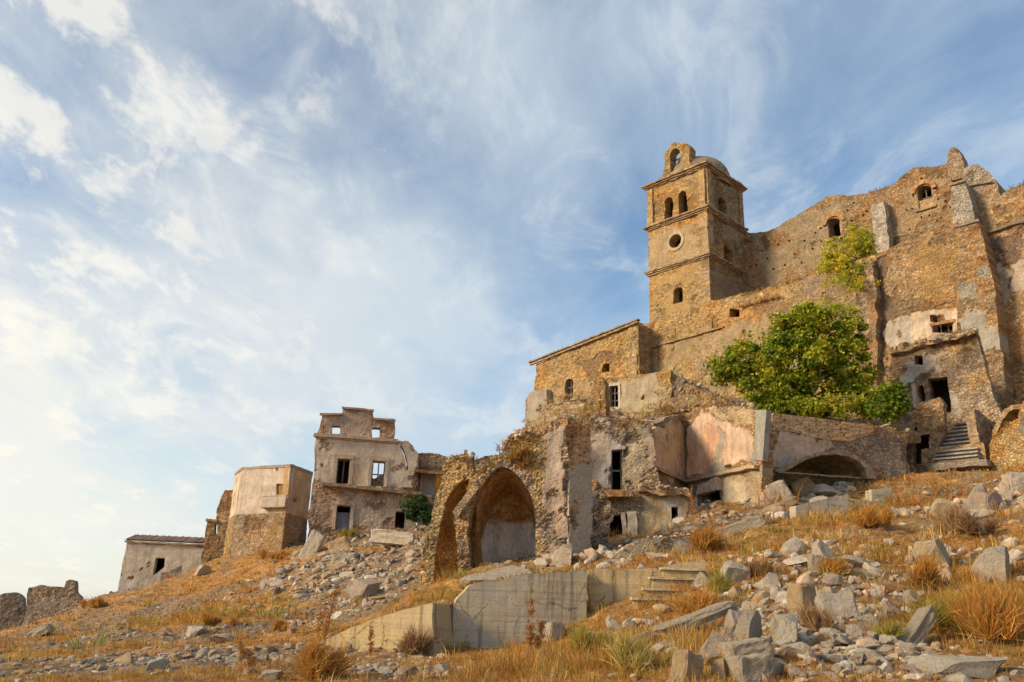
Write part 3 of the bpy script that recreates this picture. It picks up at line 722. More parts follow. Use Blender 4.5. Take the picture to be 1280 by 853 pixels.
for h, brk in ((w1, 0.0), (w2, 0.42)):
    room(t, NV, h, 1.1, depth=2.4, grow=0.3)
    q = np.array([NV.uv(*p) for p in h]); a, b = q.min(0), q.max(0)
    arc = np.array([[NV.P((a[0]+b[0])/2+((b[0]-a[0])/2+0.12+w)*math.cos(th_), b[1]-0.5+(0.62+w*1.1)*math.sin(th_), d) for th_ in np.linspace(math.pi*0.98, 0.02, 22)] for w, d in ((0, -0.2), (0, 0.16), (0.3, 0.16), (0.3, -0.05))])
    wn_ = sheet(t, 'window', arc, pal=RUST, rub=0.3, rough=0.01, cell=(0.12, 0.3), mat=M_BRICK)
    if brk:
        fi_ = rbox(t, 'brick_infill', NV.P((a[0]+b[0])/2, a[1]+(b[1]-a[1])*brk/2, -0.35), (NV.d3, NV.n3, Z3), (b[0]-a[0]+0.1, 0.4, (b[1]-a[1])*brk), res=0.12, rough=0.03, pal=((0.55, 0.38, 0.18), (0.46, 0.29, 0.13), (0.5, 0.36, 0.2)), cell=(0.3, 0.13))
        fi_.parent = wn_
        bars(t, 'window_frame', NV, [(1147, 246), (1164, 243), (1163, 232), (1146, 235)], -0.5, 0.07, 0).parent = wn_
    sl_ = a
    on_sill = rbox(t, 'window_sill', NV.P((a[0]+b[0])/2, a[1]-0.06, 0.02), (NV.d3, NV.n3, Z3), (b[0]-a[0]+0.5, 0.3, 0.14), res=0.15, rough=0.015, col=(0.47, 0.35, 0.22)); on_sill.parent = wn_
# the pale pilaster and the stump on the crest
for p0, p1, bot, wdt, pal_ in (((1095, 262), (1112, 258), 330, 1.0, ((0.50, 0.44, 0.36), (0.44, 0.38, 0.31), (0.55, 0.49, 0.41))),):
    a = NV.uv(*p0); b = NV.uv(*p1); zlow = NV.uv(1100, bot)[1]
    rbox(t, 'pilaster', NV.P((a[0]+b[0])/2, (a[1]+zlow)/2, wdt/2), (NV.d3, NV.n3, Z3), (b[0]-a[0], wdt, a[1]-zlow), res=0.12, rough=0.05, pal=pal_, rub=0.8)
wall(t, 'pinnacle_stump', NV.shift(0.6), [(1184, 212), (1183.5, 192), (1186, 186), (1190.5, 182.5), (1196, 185), (1200, 192), (1204, 206), (1206, 222), (1186, 224)], thick=1.3, res=0.08, pal=GREY, jag=0.08, rough=0.06)
# top coping grown over with dry weeds is in the vegetation section

lloc = TL.px(1000, 440); t = thing('church_lower_wall', 'long ochre rubble retaining wall of the church running right below the tower', 'wall', (lloc[0], lloc[1], 9))
low = [(806, 520), (806, 405), (815, 402), (889, 377), (930, 367), (975, 357), (1005, 347), (1040, 337), (1073, 326), (1100, 317), (1100, 560), (806, 560)]
sc = arch((836, 520), (872, 520), (872, 449), (838, 449), 0.45)
lh = [rect(843.7, 404, 855, 421), rect(912, 386, 924, 396)]
ph2 = [rect(x, y, x+2.4, y+2.4) for x, y in ((826, 425), (862, 415), (880, 412), (895, 405), (866, 430), (832, 440), (870, 420), (884, 432), (872, 446), (862, 448), (876, 462), (826, 448))]
wall(t, 'wall', TL.shift(0.05), low, holes=lh+ph2+[sc], thick=1.0, res=0.085, pal=OCHRE, jag=0.12, rough=0.07, cell=(0.4, 0.22), stain=0.8,
     regions=[dict(poly=[(815, 436), (900, 411), (960, 400), (960, 520), (815, 520)], col=(0.44, 0.32, 0.18), cover=0.7, rub=0.5, lift=0.02),
              dict(poly=[(940, 370), (1100, 325), (1100, 360), (940, 395)], col=(0.36, 0.22, 0.11), cover=0.6, rub=1.0, lift=0.0),
              dict(poly=[(985, 330), (1095, 330), (1095, 560), (985, 560)], col=(0.40, 0.29, 0.20), cover=0.55, rub=1.0, lift=0.0)])
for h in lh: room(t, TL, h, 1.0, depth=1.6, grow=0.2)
on_wall(t, 'string_course', TL.shift(0.05), (817, 433), (905, 408), 0.14, 0.16, rough=0.02, pal=BROWN)
# blind vault scar beside the little house
q = np.array([TL.uv(*p) for p in sc]); a, b = q.min(0), q.max(0)
rbox(t, 'vault_infill', TL.P((a[0]+b[0])/2, (a[1]+b[1])/2, -0.75), (TL.d3, TL.n3, Z3), (b[0]-a[0]+0.4, 0.5, b[1]-a[1]+0.3), res=0.12, rough=0.04, col=(0.38, 0.31, 0.21), rub=0.3)

GL = TL.shift(0.25)
gloc = GL.px(1150, 420); t = thing('apse_buttress', 'massive brown stepped buttress wall rising to the crest on the right', 'buttress', (gloc[0], gloc[1], 9))
gw = [(1092, 560), (1091.6, 317), (1125, 305), (1160, 292), (1198, 278), (1212, 360), (1226, 560)]
uh = [rect(1165, 403, 1191.5, 416, 0), rect(1162, 394, 1171, 402.5)]
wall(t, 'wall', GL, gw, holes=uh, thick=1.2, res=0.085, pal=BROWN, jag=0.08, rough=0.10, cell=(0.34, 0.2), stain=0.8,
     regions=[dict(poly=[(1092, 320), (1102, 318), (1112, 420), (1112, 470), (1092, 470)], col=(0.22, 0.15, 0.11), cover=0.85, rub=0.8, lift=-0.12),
              dict(poly=[(1140, 392), (1206, 382), (1212, 420), (1140, 430)], col=(0.56, 0.44, 0.32), rub=0.1, cover=0.9, lift=0.03),
              dict(poly=[(1110, 400), (1140, 395), (1140, 440), (1110, 440)], col=(0.50, 0.42, 0.35), rub=0.3, cover=0.7, lift=0.03),
              dict(poly=[(1150, 300), (1200, 285), (1208, 370), (1150, 372)], col=(0.44, 0.28, 0.12), rub=0.9, cover=0.6, lift=0.0)])
for h in uh: room(t, GL, h, 1.2, depth=2.0, grow=0.3)
bars(t, 'window_frame', GL, [(1165, 416), (1191, 416), (1191, 404), (1165, 404)], -0.5, 0.06, 0, up=2)
on_wall(t, 'window_lintel', GL, (1163, 405), (1194, 399), 0.2, 0.1, rough=0.02, col=(0.42, 0.22, 0.10))
# rib left of the gully
RB = TL.shift(0.9)
wall(t, 'rib', RB, [(1068, 560), (1069, 328), (1080, 322), (1092, 324), (1096, 420), (1100, 560)], thick=1.0, res=0.08, pal=GREY, jag=0.12, rough=0.10,
     regions=[dict(poly=[(1085, 322), (1098, 322), (1102, 440), (1090, 440)], col=RUSTC, cover=0.6, rub=0.8, mix=0.5, lift=0)])
# stepped buttress
B1 = TL.shift(1.7)
wall(t, 'buttress', B1, [(1197, 560), (1196, 300), (1195, 284), (1221, 276), (1233, 312), (1243, 362), (1252, 440), (1262, 560)], thick=2.2, res=0.085, pal=BROWN, jag=0.06, rough=0.07, cell=(0.4, 0.24),
     regions=[dict(poly=[(1212, 280), (1226, 280), (1246, 370), (1228, 370)], col=RUSTC, cover=0.7, rub=0.9, mix=0.55, lift=0),
              dict(poly=[(1200, 385), (1250, 385), (1254, 440), (1204, 440)], col=(0.40, 0.36, 0.30), cover=0.7, rub=0.2, lift=0.03),
              dict(poly=[(1196, 330), (1236, 330), (1240, 372), (1200, 372)], col=(0.40, 0.35, 0.28), cover=0.6, rub=1, lift=0.0)])
B2 = TL.shift(-1.2)
wall(t, 'buttress', B2, [(1193, 300), (1190, 262), (1188.5, 232), (1206, 226.5), (1215, 258), (1222, 290), (1226, 310)], thick=3.6, res=0.085, pal=((0.42, 0.37, 0.30), (0.36, 0.31, 0.25), (0.47, 0.41, 0.33)), jag=0.05, rough=0.04, cell=(0.5, 0.26))
on_wall(t, 'coping', B2, (1187, 231), (1208, 224.5), 0.16, 0.14, rough=0.02, col=(0.33, 0.28, 0.22))
on_wall(t, 'coping', B1, (1194, 283), (1223, 274.5), 0.16, 0.12, rough=0.02, col=(0.33, 0.28, 0.22))

HW = TL.shift(-2.6)
hloc = HW.px(1250, 300); t = thing('apse', 'grey stone apse wall with sloping shoulders at the right edge of the crest', 'church', (hloc[0], hloc[1], 10))
wall(t, 'wall', HW, [(1200, 330), (1203, 212), (1212, 207), (1221, 205.7), (1233, 214), (1244, 226), (1250, 243), (1262, 290), (1290, 300), (1330, 330), (1330, 420), (1200, 420)], thick=3.0, res=0.09,
     pal=((0.42, 0.36, 0.28), (0.34, 0.29, 0.23), (0.47, 0.41, 0.32), (0.38, 0.29, 0.19)), jag=0.07, rough=0.06, cell=(0.42, 0.24))
HR = TL.shift(-1.5)
wall(t, 'wall', HR, [(1242, 262), (1252, 248), (1261, 238), (1270, 232), (1280, 227), (1345, 215), (1345, 420), (1240, 420)], thick=2.0, res=0.09, pal=BROWN, jag=0.12, rough=0.08)
on_wall(t, 'string_course', HW.shift(0.03), (1208, 232), (1240, 226), 0.14, 0.14, rough=0.02, col=(0.32, 0.26, 0.2))
lw_ = TL.shift(0.0)
wall(t, 'lower_wall', lw_, [(1215, 300), (1230, 292), (1280, 276), (1350, 255), (1350, 560), (1215, 560)], thick=1.0, res=0.09, pal=BROWN, jag=0.06, rough=0.09, cell=(0.34, 0.2), stain=0.9,
     regions=[dict(poly=[(1225, 330), (1250, 320), (1262, 380), (1250, 400), (1230, 400)], col=(0.44, 0.36, 0.28), cover=0.75, rub=0.3, lift=0.02),
              dict(poly=[(1225, 300), (1270, 290), (1275, 330), (1230, 325)], col=(0.25, 0.17, 0.12), cover=0.65, rub=0.9, lift=0),
              dict(poly=[(1258, 330), (1290, 320), (1290, 370), (1262, 368)], col=(0.50, 0.40, 0.32), cover=0.7, rub=0.2, lift=0.03),
              dict(poly=[(1250, 400), (1290, 390), (1290, 470), (1255, 470)], col=RUSTC, cover=0.55, rub=0.9, mix=0.6, lift=0)])
on_wall(t, 'coping', lw_, (1228, 292), (1300, 269), 0.18, 0.2, rough=0.03, col=(0.24, 0.19, 0.15))

# ------------------------------------------------------------------ wing left of the tower
_q = TL.px(815, 430)
WC = _q[:2]-TR.d*2.2
WP = Plane(WC, -41.0); WPr = Plane(WC, AZR)
t = thing('church_wing', 'long low stone wing with sloping tiled eave left of the bell tower', 'church', (WC[0], WC[1], 12))
wa = arch((705.5, 503), (715.5, 502.5), (716.5, 473), (706.5, 474.5), 0.15)
wb = arch((752, 466), (761, 464), (761, 453.5), (751, 456), 0.5)
wall(t, 'wall', WP, [(661, 570), (668, 490), (669, 455.5), (700, 442.5), (732, 429), (765, 415.5), (797.5, 402), (798, 560)], holes=[wa, wb], thick=0.8, res=0.085, pal=OCHRE, jag=0.05, rough=0.09, cell=(0.36, 0.2), stain=0.8,
     regions=[dict(poly=[(675, 500), (706, 480), (740, 478), (745, 560), (665, 560)], col=(0.46, 0.33, 0.17), cover=0.65, rub=0.6, lift=0.01),
              dict(poly=[(725, 455), (760, 435), (775, 445), (740, 475)], col=(0.33, 0.21, 0.11), cover=0.7, rub=1, lift=-0.08)])
q = WPr.uv(815, 430)
rbox(t, 'wall', np.append(WC+TR.d*1.25-WP.d*0.42, (WP.uv(797, 402)[1]+12)/2), (TR.d3, WP.d3, Z3), (2.4, 0.8, WP.uv(797, 402)[1]-12.1), res=0.12, rough=0.04, pal=BROWN)
room(t, WP, wa, 0.8, grow=0.4); room(t, WP, wb, 0.8, grow=0.2, depth=1.0)
bars(t, 'window_frame', WP, [(706, 503), (716, 503), (716, 475), (706, 475)], -0.35, 0.07, 2)
e0, e1 = WP.uv(664, 455), WP.uv(798.5, 400.5)
on_wall(t, 'eave_cornice', WP, (664, 455.5), (798.5, 402), 0.16, 0.22, rough=0.02, pal=GREY)
on_wall(t, 'roof_edge', WP, (663.5, 453.2), (799.5, 399.2), 0.12, 0.42, out=-0.1, rough=0.03, pal=((0.40, 0.27, 0.17), (0.33, 0.25, 0.19), (0.44, 0.33, 0.23)), cell=(0.22, 0.5))
# low grey pier at the far end
PP = WP.shift(0.6)
wall(t, 'corner_pier', PP, [(655, 570), (657, 500), (663, 489.5), (683, 487), (685, 570)], thick=1.2, res=0.085, pal=GREY, jag=0.05, rough=0.04,
     regions=[dict(poly=[(657, 485), (690, 485), (690, 545), (655, 545)], col=(0.36, 0.31, 0.24), cover=0.85, rub=0.15, lift=0.02)])

# ------------------------------------------------------------------ little house in front of the tower foot
BP = PLH((750, 474), (838, 465), 56)
b0 = BP.px(838, 500); t = thing('plastered_house', 'small tan plastered house with one white-framed window below the tower', 'house', (b0[0], b0[1], 10))
bw_ = rect(762.5, 482.5, 773, 509.5)
wall(t, 'wall', BP, [(735, 570), (738, 520), (742, 495), (748, 480), (752, 473), (790, 470), (825, 465), (838, 462), (839, 570)], holes=[bw_], thick=0.6, res=0.085, pal=OCHRE, jag=0.08, rough=0.06,
     regions=[dict(poly=[(780, 475), (835, 466), (835, 520), (780, 530)], col=(0.47, 0.38, 0.25), rub=0.08, cover=0.95, lift=0.04, soft=0.2),
              dict(poly=[(755, 476), (780, 474), (780, 528), (757, 528)], col=(0.50, 0.39, 0.24), rub=0.15, cover=0.85, lift=0.04, soft=0.2),
              dict(poly=[(822, 462), (842, 460), (842, 510), (832, 510)], col=(0.50, 0.30, 0.11), rub=0.8, cover=0.8, lift=0.0)])
room(t, BP, bw_, 0.6, grow=0.4)
bars(t, 'window_frame', BP, bw_, -0.2, 0.06, 2, mat=M_WOOD)
for p0, p1, h_ in (((760, 481), (775.5, 479.5), 0.14), ((759.5, 510.5), (776, 509.5), 0.16)):
    on_wall(t, 'window_surround', BP, p0, p1, h_, 0.12, rough=0.012, col=WHITE, rub=0.1)
for x in (760.8, 774.6):
    a = BP.uv(x, 510.3); b = BP.uv(x, 481.8)
    rbox(t, 'window_surround', BP.P(a[0], (a[1]+b[1])/2, 0.05), (BP.d3, BP.n3, Z3), (0.15, 0.1, b[1]-a[1]-0.02), res=0.15, rough=0.012, col=WHITE, rub=0.1)
BR = Plane(BP.uv(838, 480)[0]*BP.d+BP.A, 50)
wall(t, 'side_wall', BR, None, uvpoly=[(0.02, 8), (5.0, 8), (5.0, BP.uv(838, 474)[1]), (2.0, BP.uv(838, 470)[1]), (0.02, BP.uv(838, 464)[1])], thick=0.6, res=0.1, pal=BROWN, jag=0.05, rough=0.06)

# ruined gable running down from the little house to the terrace corner, and the broken end wall beside it
RGp = PL(880, 500, 50.5, -74)
t = thing('ruined_gable', 'ruined stone gable sloping down right from the small tan house', 'ruin', tuple(RGp.px(885, 540)))
wall(t, 'wall', RGp, [(836, 575), (838, 500), (841, 480), (848, 470), (858, 474), (868, 481), (884, 490), (905, 500), (925, 509), (946, 519), (948, 575)], thick=0.8, res=0.075, pal=GREY, jag=0.12, rough=0.10,
     regions=[dict(poly=[(836, 470), (852, 465), (856, 520), (836, 520)], col=(0.30, 0.23, 0.16), cover=0.6, rub=0.6, lift=-0.05), dict(poly=[(880, 500), (940, 520), (940, 545), (885, 540)], col=(0.56, 0.45, 0.31), cover=0.75, rub=0.2, lift=0.04),
              dict(poly=[(850, 478), (880, 492), (880, 515), (850, 510)], col=(0.54, 0.38, 0.20), cover=0.6, rub=1, lift=0.0)])
EWp = PL(740, 520, 49.0, -70)
t = thing('broken_end_wall', 'tall broken rubble stub between the brick corner and the small tan house', 'ruin', tuple(EWp.px(742, 565)))
wall(t, 'wall', EWp, [(716, 590), (718, 540), (722, 520), (728, 506), (735, 494), (742, 481), (748, 474), (758, 471), (760, 500), (757, 530), (760, 590)], thick=1.0, res=0.075, pal=OCHRE, jag=0.16, rough=0.14,
     regions=[dict(poly=[(735, 500), (758, 475), (758, 530), (740, 540)], col=(0.44, 0.28, 0.14), cover=0.6, rub=1, lift=0.0)])
LWp = PL(685, 540, 46.0, -80)
t = thing('ledge_wall', 'low ragged rubble wall on the bank above the great vault', 'ruin', tuple(LWp.px(680, 560)))
wall(t, 'wall', LWp, [(636, 590), (640, 556), (650, 548), (664, 546), (674, 536), (690, 533), (704, 522), (722, 520), (730, 532), (735, 590)], thick=0.7, res=0.075, pal=GREY, jag=0.16, rough=0.12)
# sloping rubble banks between the upper and the lower houses
def bank(name, label, rows, pal, col=None):
    o = sheet(None, name, patch_grid(rows), pal=pal, col=col, rub=1.0, rough=0.22, thick=0.5, cell=(0.55, 0.45))
    o['kind'] = 'structure'; return o
bank('rubble_bank', '', [[(618, 600, 37), (660, 560, 38), (712, 545, 39), (745, 545, 42), (800, 545, 43), (840, 545, 44)],
                         [(630, 560, 50), (655, 542, 50), (700, 528, 47), (745, 520, 50), (792, 528, 52), (838, 512, 52)],
                         [(640, 545, 66), (660, 530, 70), (690, 505, 68), (735, 498, 60), (792, 520, 56), (838, 508, 55)]], ((0.46, 0.31, 0.17), (0.40, 0.26, 0.13), (0.52, 0.38, 0.23), (0.36, 0.22, 0.10)))
bank('rubble_bank', '', [[(800, 545, 42), (850, 530, 44), (900, 520, 42), (945, 530, 41)],
                         [(800, 532, 44), (850, 512, 46), (900, 508, 45), (945, 520, 43)],
                         [(838, 505, 54), (866, 478, 58), (900, 495, 55), (945, 505, 55)]], BROWN)
bank('terrace', '', [[(940, 532, 40.2), (990, 534, 41), (1040, 538, 42), (1110, 545, 44), (1150, 545, 45)],
                     [(940, 516, 47), (990, 520, 48), (1040, 524, 49), (1110, 530, 49), (1150, 530, 49)],
                     [(900, 500, 64), (990, 505, 60), (1040, 510, 58), (1110, 515, 55), (1150, 520, 54)]], BROWN)

# ------------------------------------------------------------------ great broken vaults
AP = PL(670, 650, 33.5, -84)
a0 = AP.px(625, 705); t = thing('vaulted_ruin', 'ruined house with a great open pointed vault and pale back wall', 'ruin', base(625, 705, 33.5))
ah = [(589, 720), (586, 690), (583, 662), (588, 640), (597, 617), (608, 598), (620, 586), (628, 583), (637, 585.5), (648, 595), (657, 607), (664, 621), (669, 638), (671, 655), (669.5, 680), (668, 720)]
wall(t, 'wall', AP, [(574, 730), (571, 700), (569, 665), (566, 645), (577, 628), (590, 610), (601, 596), (612, 584), (624, 577), (628, 565), (631, 552), (640, 544), (655, 540.5), (675, 538), (690, 531), (709, 524.5), (711, 600), (709, 650), (712, 730)],
     holes=[ah], thick=0.8, res=0.07, pal=GREY, jag=0.07, rough=0.08, relief=0.06, cell=(0.30, 0.2), stain=0.7,
     regions=[dict(poly=[(676, 545), (709, 528), (711, 612), (684, 600), (676, 590)], col=(0.52, 0.40, 0.30), cover=0.9, rub=0.15, lift=0.04),
              dict(poly=[(664, 540), (676, 540), (682, 640), (674, 700), (664, 700)], col=(0.54, 0.37, 0.18), cover=0.75, rub=1, lift=0.0),
              dict(poly=[(632, 545), (660, 540), (666, 580), (640, 580)], col=(0.56, 0.33, 0.10), cover=0.6, rub=1, lift=0.0),
              dict(poly=[(678, 600), (712, 600), (712, 700), (680, 700)], col=(0.55, 0.39, 0.29), cover=0.74, rub=0.2, lift=0.03),
              dict(poly=[(566, 640), (590, 605), (600, 640), (590, 720), (570, 720)], col=(0.52, 0.35, 0.17), cover=0.7, rub=1, lift=0.0)])
def vault(parent, pl, hole, depth, pal, back_h=None, thick=0.8, shrink=0.85, colfn=None):
    q = resample(np.array([pl.uv(*p) for p in hole]), 0.12)
    q = q[(q[:, 1] > q[:, 1].min()+0.15)]
    i0 = np.argmax(np.linalg.norm(np.diff(q, axis=0), axis=1)); 
    if np.linalg.norm(q[i0+1]-q[i0]) > 0.5: q = np.roll(q, -(i0+1), axis=0)
    c = np.array([q[:, 0].mean(), q[:, 1].min()])
    rows = []
    for k in np.linspace(0, 1, max(4, int(depth/0.12))):
        s_ = 1.03-(1.03-shrink)*k
        qq = c+(q-c)*np.array([s_, s_]); rows.append(pl.P(qq[:, 0], qq[:, 1], -thick*0.95-depth*k))
    rows = np.array(rows)
    sheet(parent, 'vault', rows, pal=pal, rub=0.7, rough=0.05, cell=(0.3, 0.16), regionfn=colfn)
    a, b = q.min(0), q.max(0)
    us, vs = np.meshgrid(np.arange(a[0]-0.3, b[0]+0.3, 0.09), np.arange(a[1]-0.8, b[1]+0.3, 0.09))
    bow = 0.5*((us-(a[0]+b[0])/2)/((b[0]-a[0])/2))**2
    Pb = pl.P(us, vs)-(thick*0.95+depth-0.05-bow*0.6)[..., None]*pl.n3
    def fn(P, cc, rb):
        h = (P[..., 2]-a[1])/(b[1]-a[1])+0.10*fbm(us*1.2, vs*1.2, None, 5, 4)
        m = h < (back_h if back_h else -1)
        cc = np.where(m[..., None], np.array((0.78, 0.71, 0.62))*(1+0.12*fbm(us*0.8, vs*0.8, None, 6, 4))[..., None], cc)
        return cc, np.where(m, 0.08, rb)
    sheet(parent, 'back_wall', Pb, pal=pal, rub=0.8, rough=0.04, regionfn=fn)
vault(t, AP, ah, 2.6, ((0.70, 0.41, 0.16), (0.64, 0.34, 0.12), (0.70, 0.50, 0.28), (0.60, 0.30, 0.10)), 0.55)
# rib stones of the left springing
on_wall(t, 'springer_slab', AP.shift(0.05), (566, 641), (592, 606), 0.30, 0.25, rough=0.05, pal=((0.50, 0.37, 0.22), (0.46, 0.34, 0.21)), rub=0.6)
# brick return
BKP = Plane(AP.uv(709, 560)[0]*AP.d+AP.A, 48)
z1 = AP.uv(709, 525)[1]; z0 = AP.uv(710, 592)[1]
wall(t, 'brick_side_wall', BKP, [(709.5, 720), (709.5, 524.5), (737.5, 535), (740, 720)], thick=0.5, res=0.04, pal=RUST, jag=0.03, rough=0.02, relief=0.025, cell=(0.34, 0.125), mat=M_BRICK, mortar=(0.46, 0.34, 0.21),
     regions=[dict(poly=[(700, 586), (745, 588), (745, 730), (700, 730)], col=(0.42, 0.33, 0.24), cover=0.9, rub=1.0, lift=0.08)])
JP = PL(735, 650, 36.2, 86)
wall(t, 'rubble_wall', JP, [(690, 730), (694, 660), (702, 600), (716, 588), (737, 586), (750, 600), (764, 626), (764, 730)], thick=0.8, res=0.07, pal=GREY, jag=0.12, rough=0.2, cell=(0.34, 0.24),
     regions=[dict(poly=[(708, 610), (728, 610), (730, 640), (712, 640)], col=(0.33, 0.29, 0.26), cover=0.8, rub=0.15, lift=0.02), dict(poly=[(728, 600), (760, 610), (760, 660), (735, 660)], col=(0.47, 0.36, 0.26), cover=0.55, rub=0.4, lift=0.02)])

LP_ = PL(560, 660, 34.2, -78)
t = thing('broken_vault', 'narrow broken orange vault bay at the left end of the arches', 'ruin', base(550, 712, 34))
lh_ = [(542, 735), (544, 690), (549, 657), (556, 633), (564, 616), (575, 603), (587, 598), (583, 620), (575, 645), (571, 665), (573, 700), (574, 735)]
wall(t, 'wall', LP_, [(525, 735), (529, 710), (533, 680), (538, 651), (544, 632), (549, 618), (552, 600), (556, 582), (562, 573), (576, 571), (588, 572), (592, 586), (600, 594), (598, 612), (586, 640), (580, 665), (580, 735)], holes=[lh_], thick=0.5, res=0.07, pal=OCHRE, jag=0.10, rough=0.10, cell=(0.28, 0.18),
     regions=[dict(poly=[(550, 570), (600, 570), (600, 600), (550, 605)], col=(0.46, 0.30, 0.13), cover=0.7, rub=1, lift=0.0)])
vault(t, LP_, lh_, 0.7, ((0.68, 0.36, 0.09), (0.62, 0.31, 0.08), (0.64, 0.40, 0.14)), None, thick=0.5, shrink=0.9)

# ------------------------------------------------------------------ house with two doors
CP = PL(780, 620, 39.5, -86)
t = thing('two_door_house', 'cream plastered ruin with a tall upper doorway above a dark lower one', 'house', base(780, 682, 39.5))
d1 = [(763.5, 614.5), (778, 614.5), (778, 561), (763.5, 562)]; d2 = [(762, 682), (781, 682), (781.5, 643), (763, 645)]; d3 = rect(838.6, 634, 848, 656)
wall(t, 'wall', CP, [(734, 720), (734, 600), (735, 534), (748, 530), (765, 533), (785, 528), (806, 524), (818, 526), (820, 560), (818, 582), (826, 600), (842, 612), (858, 620), (872, 624), (876, 650), (886, 720)], holes=[d1, d2, d3], thick=0.7, res=0.075, pal=GREY, jag=0.10, rough=0.08, cell=(0.3, 0.2),
     regions=[dict(poly=[(737, 540), (762, 545), (762, 612), (745, 612), (737, 600)], col=(0.52, 0.40, 0.29), cover=0.85, rub=0.1, lift=0.04),
              dict(poly=[(755, 552), (768, 555), (766, 616), (752, 614)], col=(0.52, 0.46, 0.40), cover=0.9, rub=0.08, lift=0.04),
              dict(poly=[(778, 545), (802, 545), (802, 612), (778, 612)], col=(0.53, 0.42, 0.27), cover=0.6, rub=0.4, lift=0.02),
              dict(poly=[(802, 530), (818, 530), (818, 585), (806, 590)], col=(0.50, 0.38, 0.26), cover=0.85, rub=0.2, lift=0.03),
              dict(poly=[(797, 616), (856, 622), (862, 665), (800, 685)], col=(0.46, 0.34, 0.20), cover=0.85, rub=0.15, lift=0.03),
              dict(poly=[(826, 632), (850, 630), (850, 662), (830, 664)], col=(0.46, 0.42, 0.36), cover=0.75, rub=0.1, lift=0.04),
              dict(poly=[(740, 626), (762, 630), (762, 690), (735, 690)], col=(0.36, 0.28, 0.20), cover=0.7, rub=0.9, lift=0.0)])
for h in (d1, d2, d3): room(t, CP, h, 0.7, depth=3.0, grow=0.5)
bars(t, 'door_frame', CP, d1, -0.3, 0.09, 1, up=0)
on_wall(t, 'door_lintel', CP, (761, 559.5), (781, 557), 0.16, 0.06, rough=0.012, col=CREAM, rub=0.1)
on_wall(t, 'balcony_slab', CP, (747, 617), (791, 616), 0.26, 0.75, out=-0.1, rough=0.09, pal=RUST, freq=1.6)
on_wall(t, 'stone_ledge', CP, (798, 607), (862, 612), 0.35, 0.5, out=-0.1, rough=0.12, pal=BROWN, freq=1.4)
a = CP.uv(790, 640); b = CP.uv(790, 684)
rbox(t, 'pilaster', CP.P(a[0], (a[1]+b[1])/2, 0.12), (CP.d3, CP.n3, Z3), (0.42, 0.34, a[1]-b[1]), res=0.1, rough=0.04, col=(0.54, 0.46, 0.37), rub=0.1)
on_wall(t, 'fallen_plaster', CP, (781, 640), (784, 672), 0.2, 0.2, rough=0.05, col=WHITE, rub=0.1)

# room with pink paint, open to the sky
PR = PLH((945, 582), (858, 602), 44.0); PLf = PLH((820, 585), (858, 602), 44.0)
t = thing('painted_room', 'two standing walls of a collapsed room with faded pink paint', 'ruin', base(870, 650, 41))
oh = [(877, 640), (900, 640), (899, 611), (878, 612)]
wall(t, 'wall', PR, [(857, 700), (857.5, 530), (866, 518), (880, 513), (900, 506), (920, 508), (945, 516), (952, 540), (952, 700)], holes=[oh], thick=0.6, res=0.075, pal=GREY, jag=0.08, rough=0.05, cell=(0.3, 0.2),
     regions=[dict(poly=[(857, 602), (949, 580), (949, 700), (857, 700)], col=(0.44, 0.34, 0.22), cover=0.72, rub=0.3, lift=0.0),
              dict(poly=[(857, 545), (872, 522), (900, 524), (938, 532), (946, 545), (945, 575), (857, 600)], col=(0.58, 0.405, 0.29), rub=0.06, lift=0.08, soft=0.3),
              dict(poly=[(857, 560), (900, 538), (906, 560), (890, 590), (857, 600)], col=(0.62, 0.33, 0.20), rub=0.06, cover=0.7, lift=0.05, mix=0.7, soft=0.6),
              dict(poly=[(896, 535), (900, 535), (906, 545), (900, 575), (893, 575), (898, 555)], col=PGREY, rub=0.1, cover=0.8, lift=0.04, soft=0.25),
              dict(poly=[(885, 582), (945, 566), (945, 580), (885, 597)], col=PGREY, rub=0.1, cover=0.6, lift=0.05, soft=0.15),
              dict(poly=[(875, 507), (945, 512), (945, 524), (900, 520), (875, 522)], col=(0.50, 0.37, 0.22), cover=0.7, rub=0.4, lift=0.05),
              dict(poly=[(905, 602), (935, 598), (935, 640), (905, 640)], col=(0.53, 0.43, 0.31), cover=0.65, rub=0.15, lift=0.04)])
room(t, PR, oh, 0.6, depth=3.0)
wall(t, 'wall', PLf, [(816, 700), (816, 540), (820, 530), (838, 520), (858, 518), (859, 700)], thick=0.5, res=0.075, pal=GREY, jag=0.05, rough=0.05,
     regions=[dict(poly=[(818, 535), (860, 525), (860, 604), (818, 586)], col=(0.52, 0.36, 0.20), rub=0.1, cover=0.8, lift=0.05),
              dict(poly=[(820, 570), (860, 575), (860, 604), (820, 588)], col=(0.58, 0.38, 0.26), rub=0.1, cover=0.8, lift=0.05)])
on_wall(t, 'floor_ledge', PR, (857, 601), (949, 581), 0.16, 0.28, rough=0.03, col=(0.50, 0.38, 0.25), rub=0.3)
on_wall(t, 'floor_ledge', PLf, (819, 584), (857.5, 601.5), 0.16, 0.2, rough=0.03, col=(0.42, 0.30, 0.19), rub=0.3)
on_wall(t, 'broken_lintel', PR, (875, 606), (902, 598), 0.55, 0.25, rough=0.06, col=(0.55, 0.42, 0.30), rub=0.1)

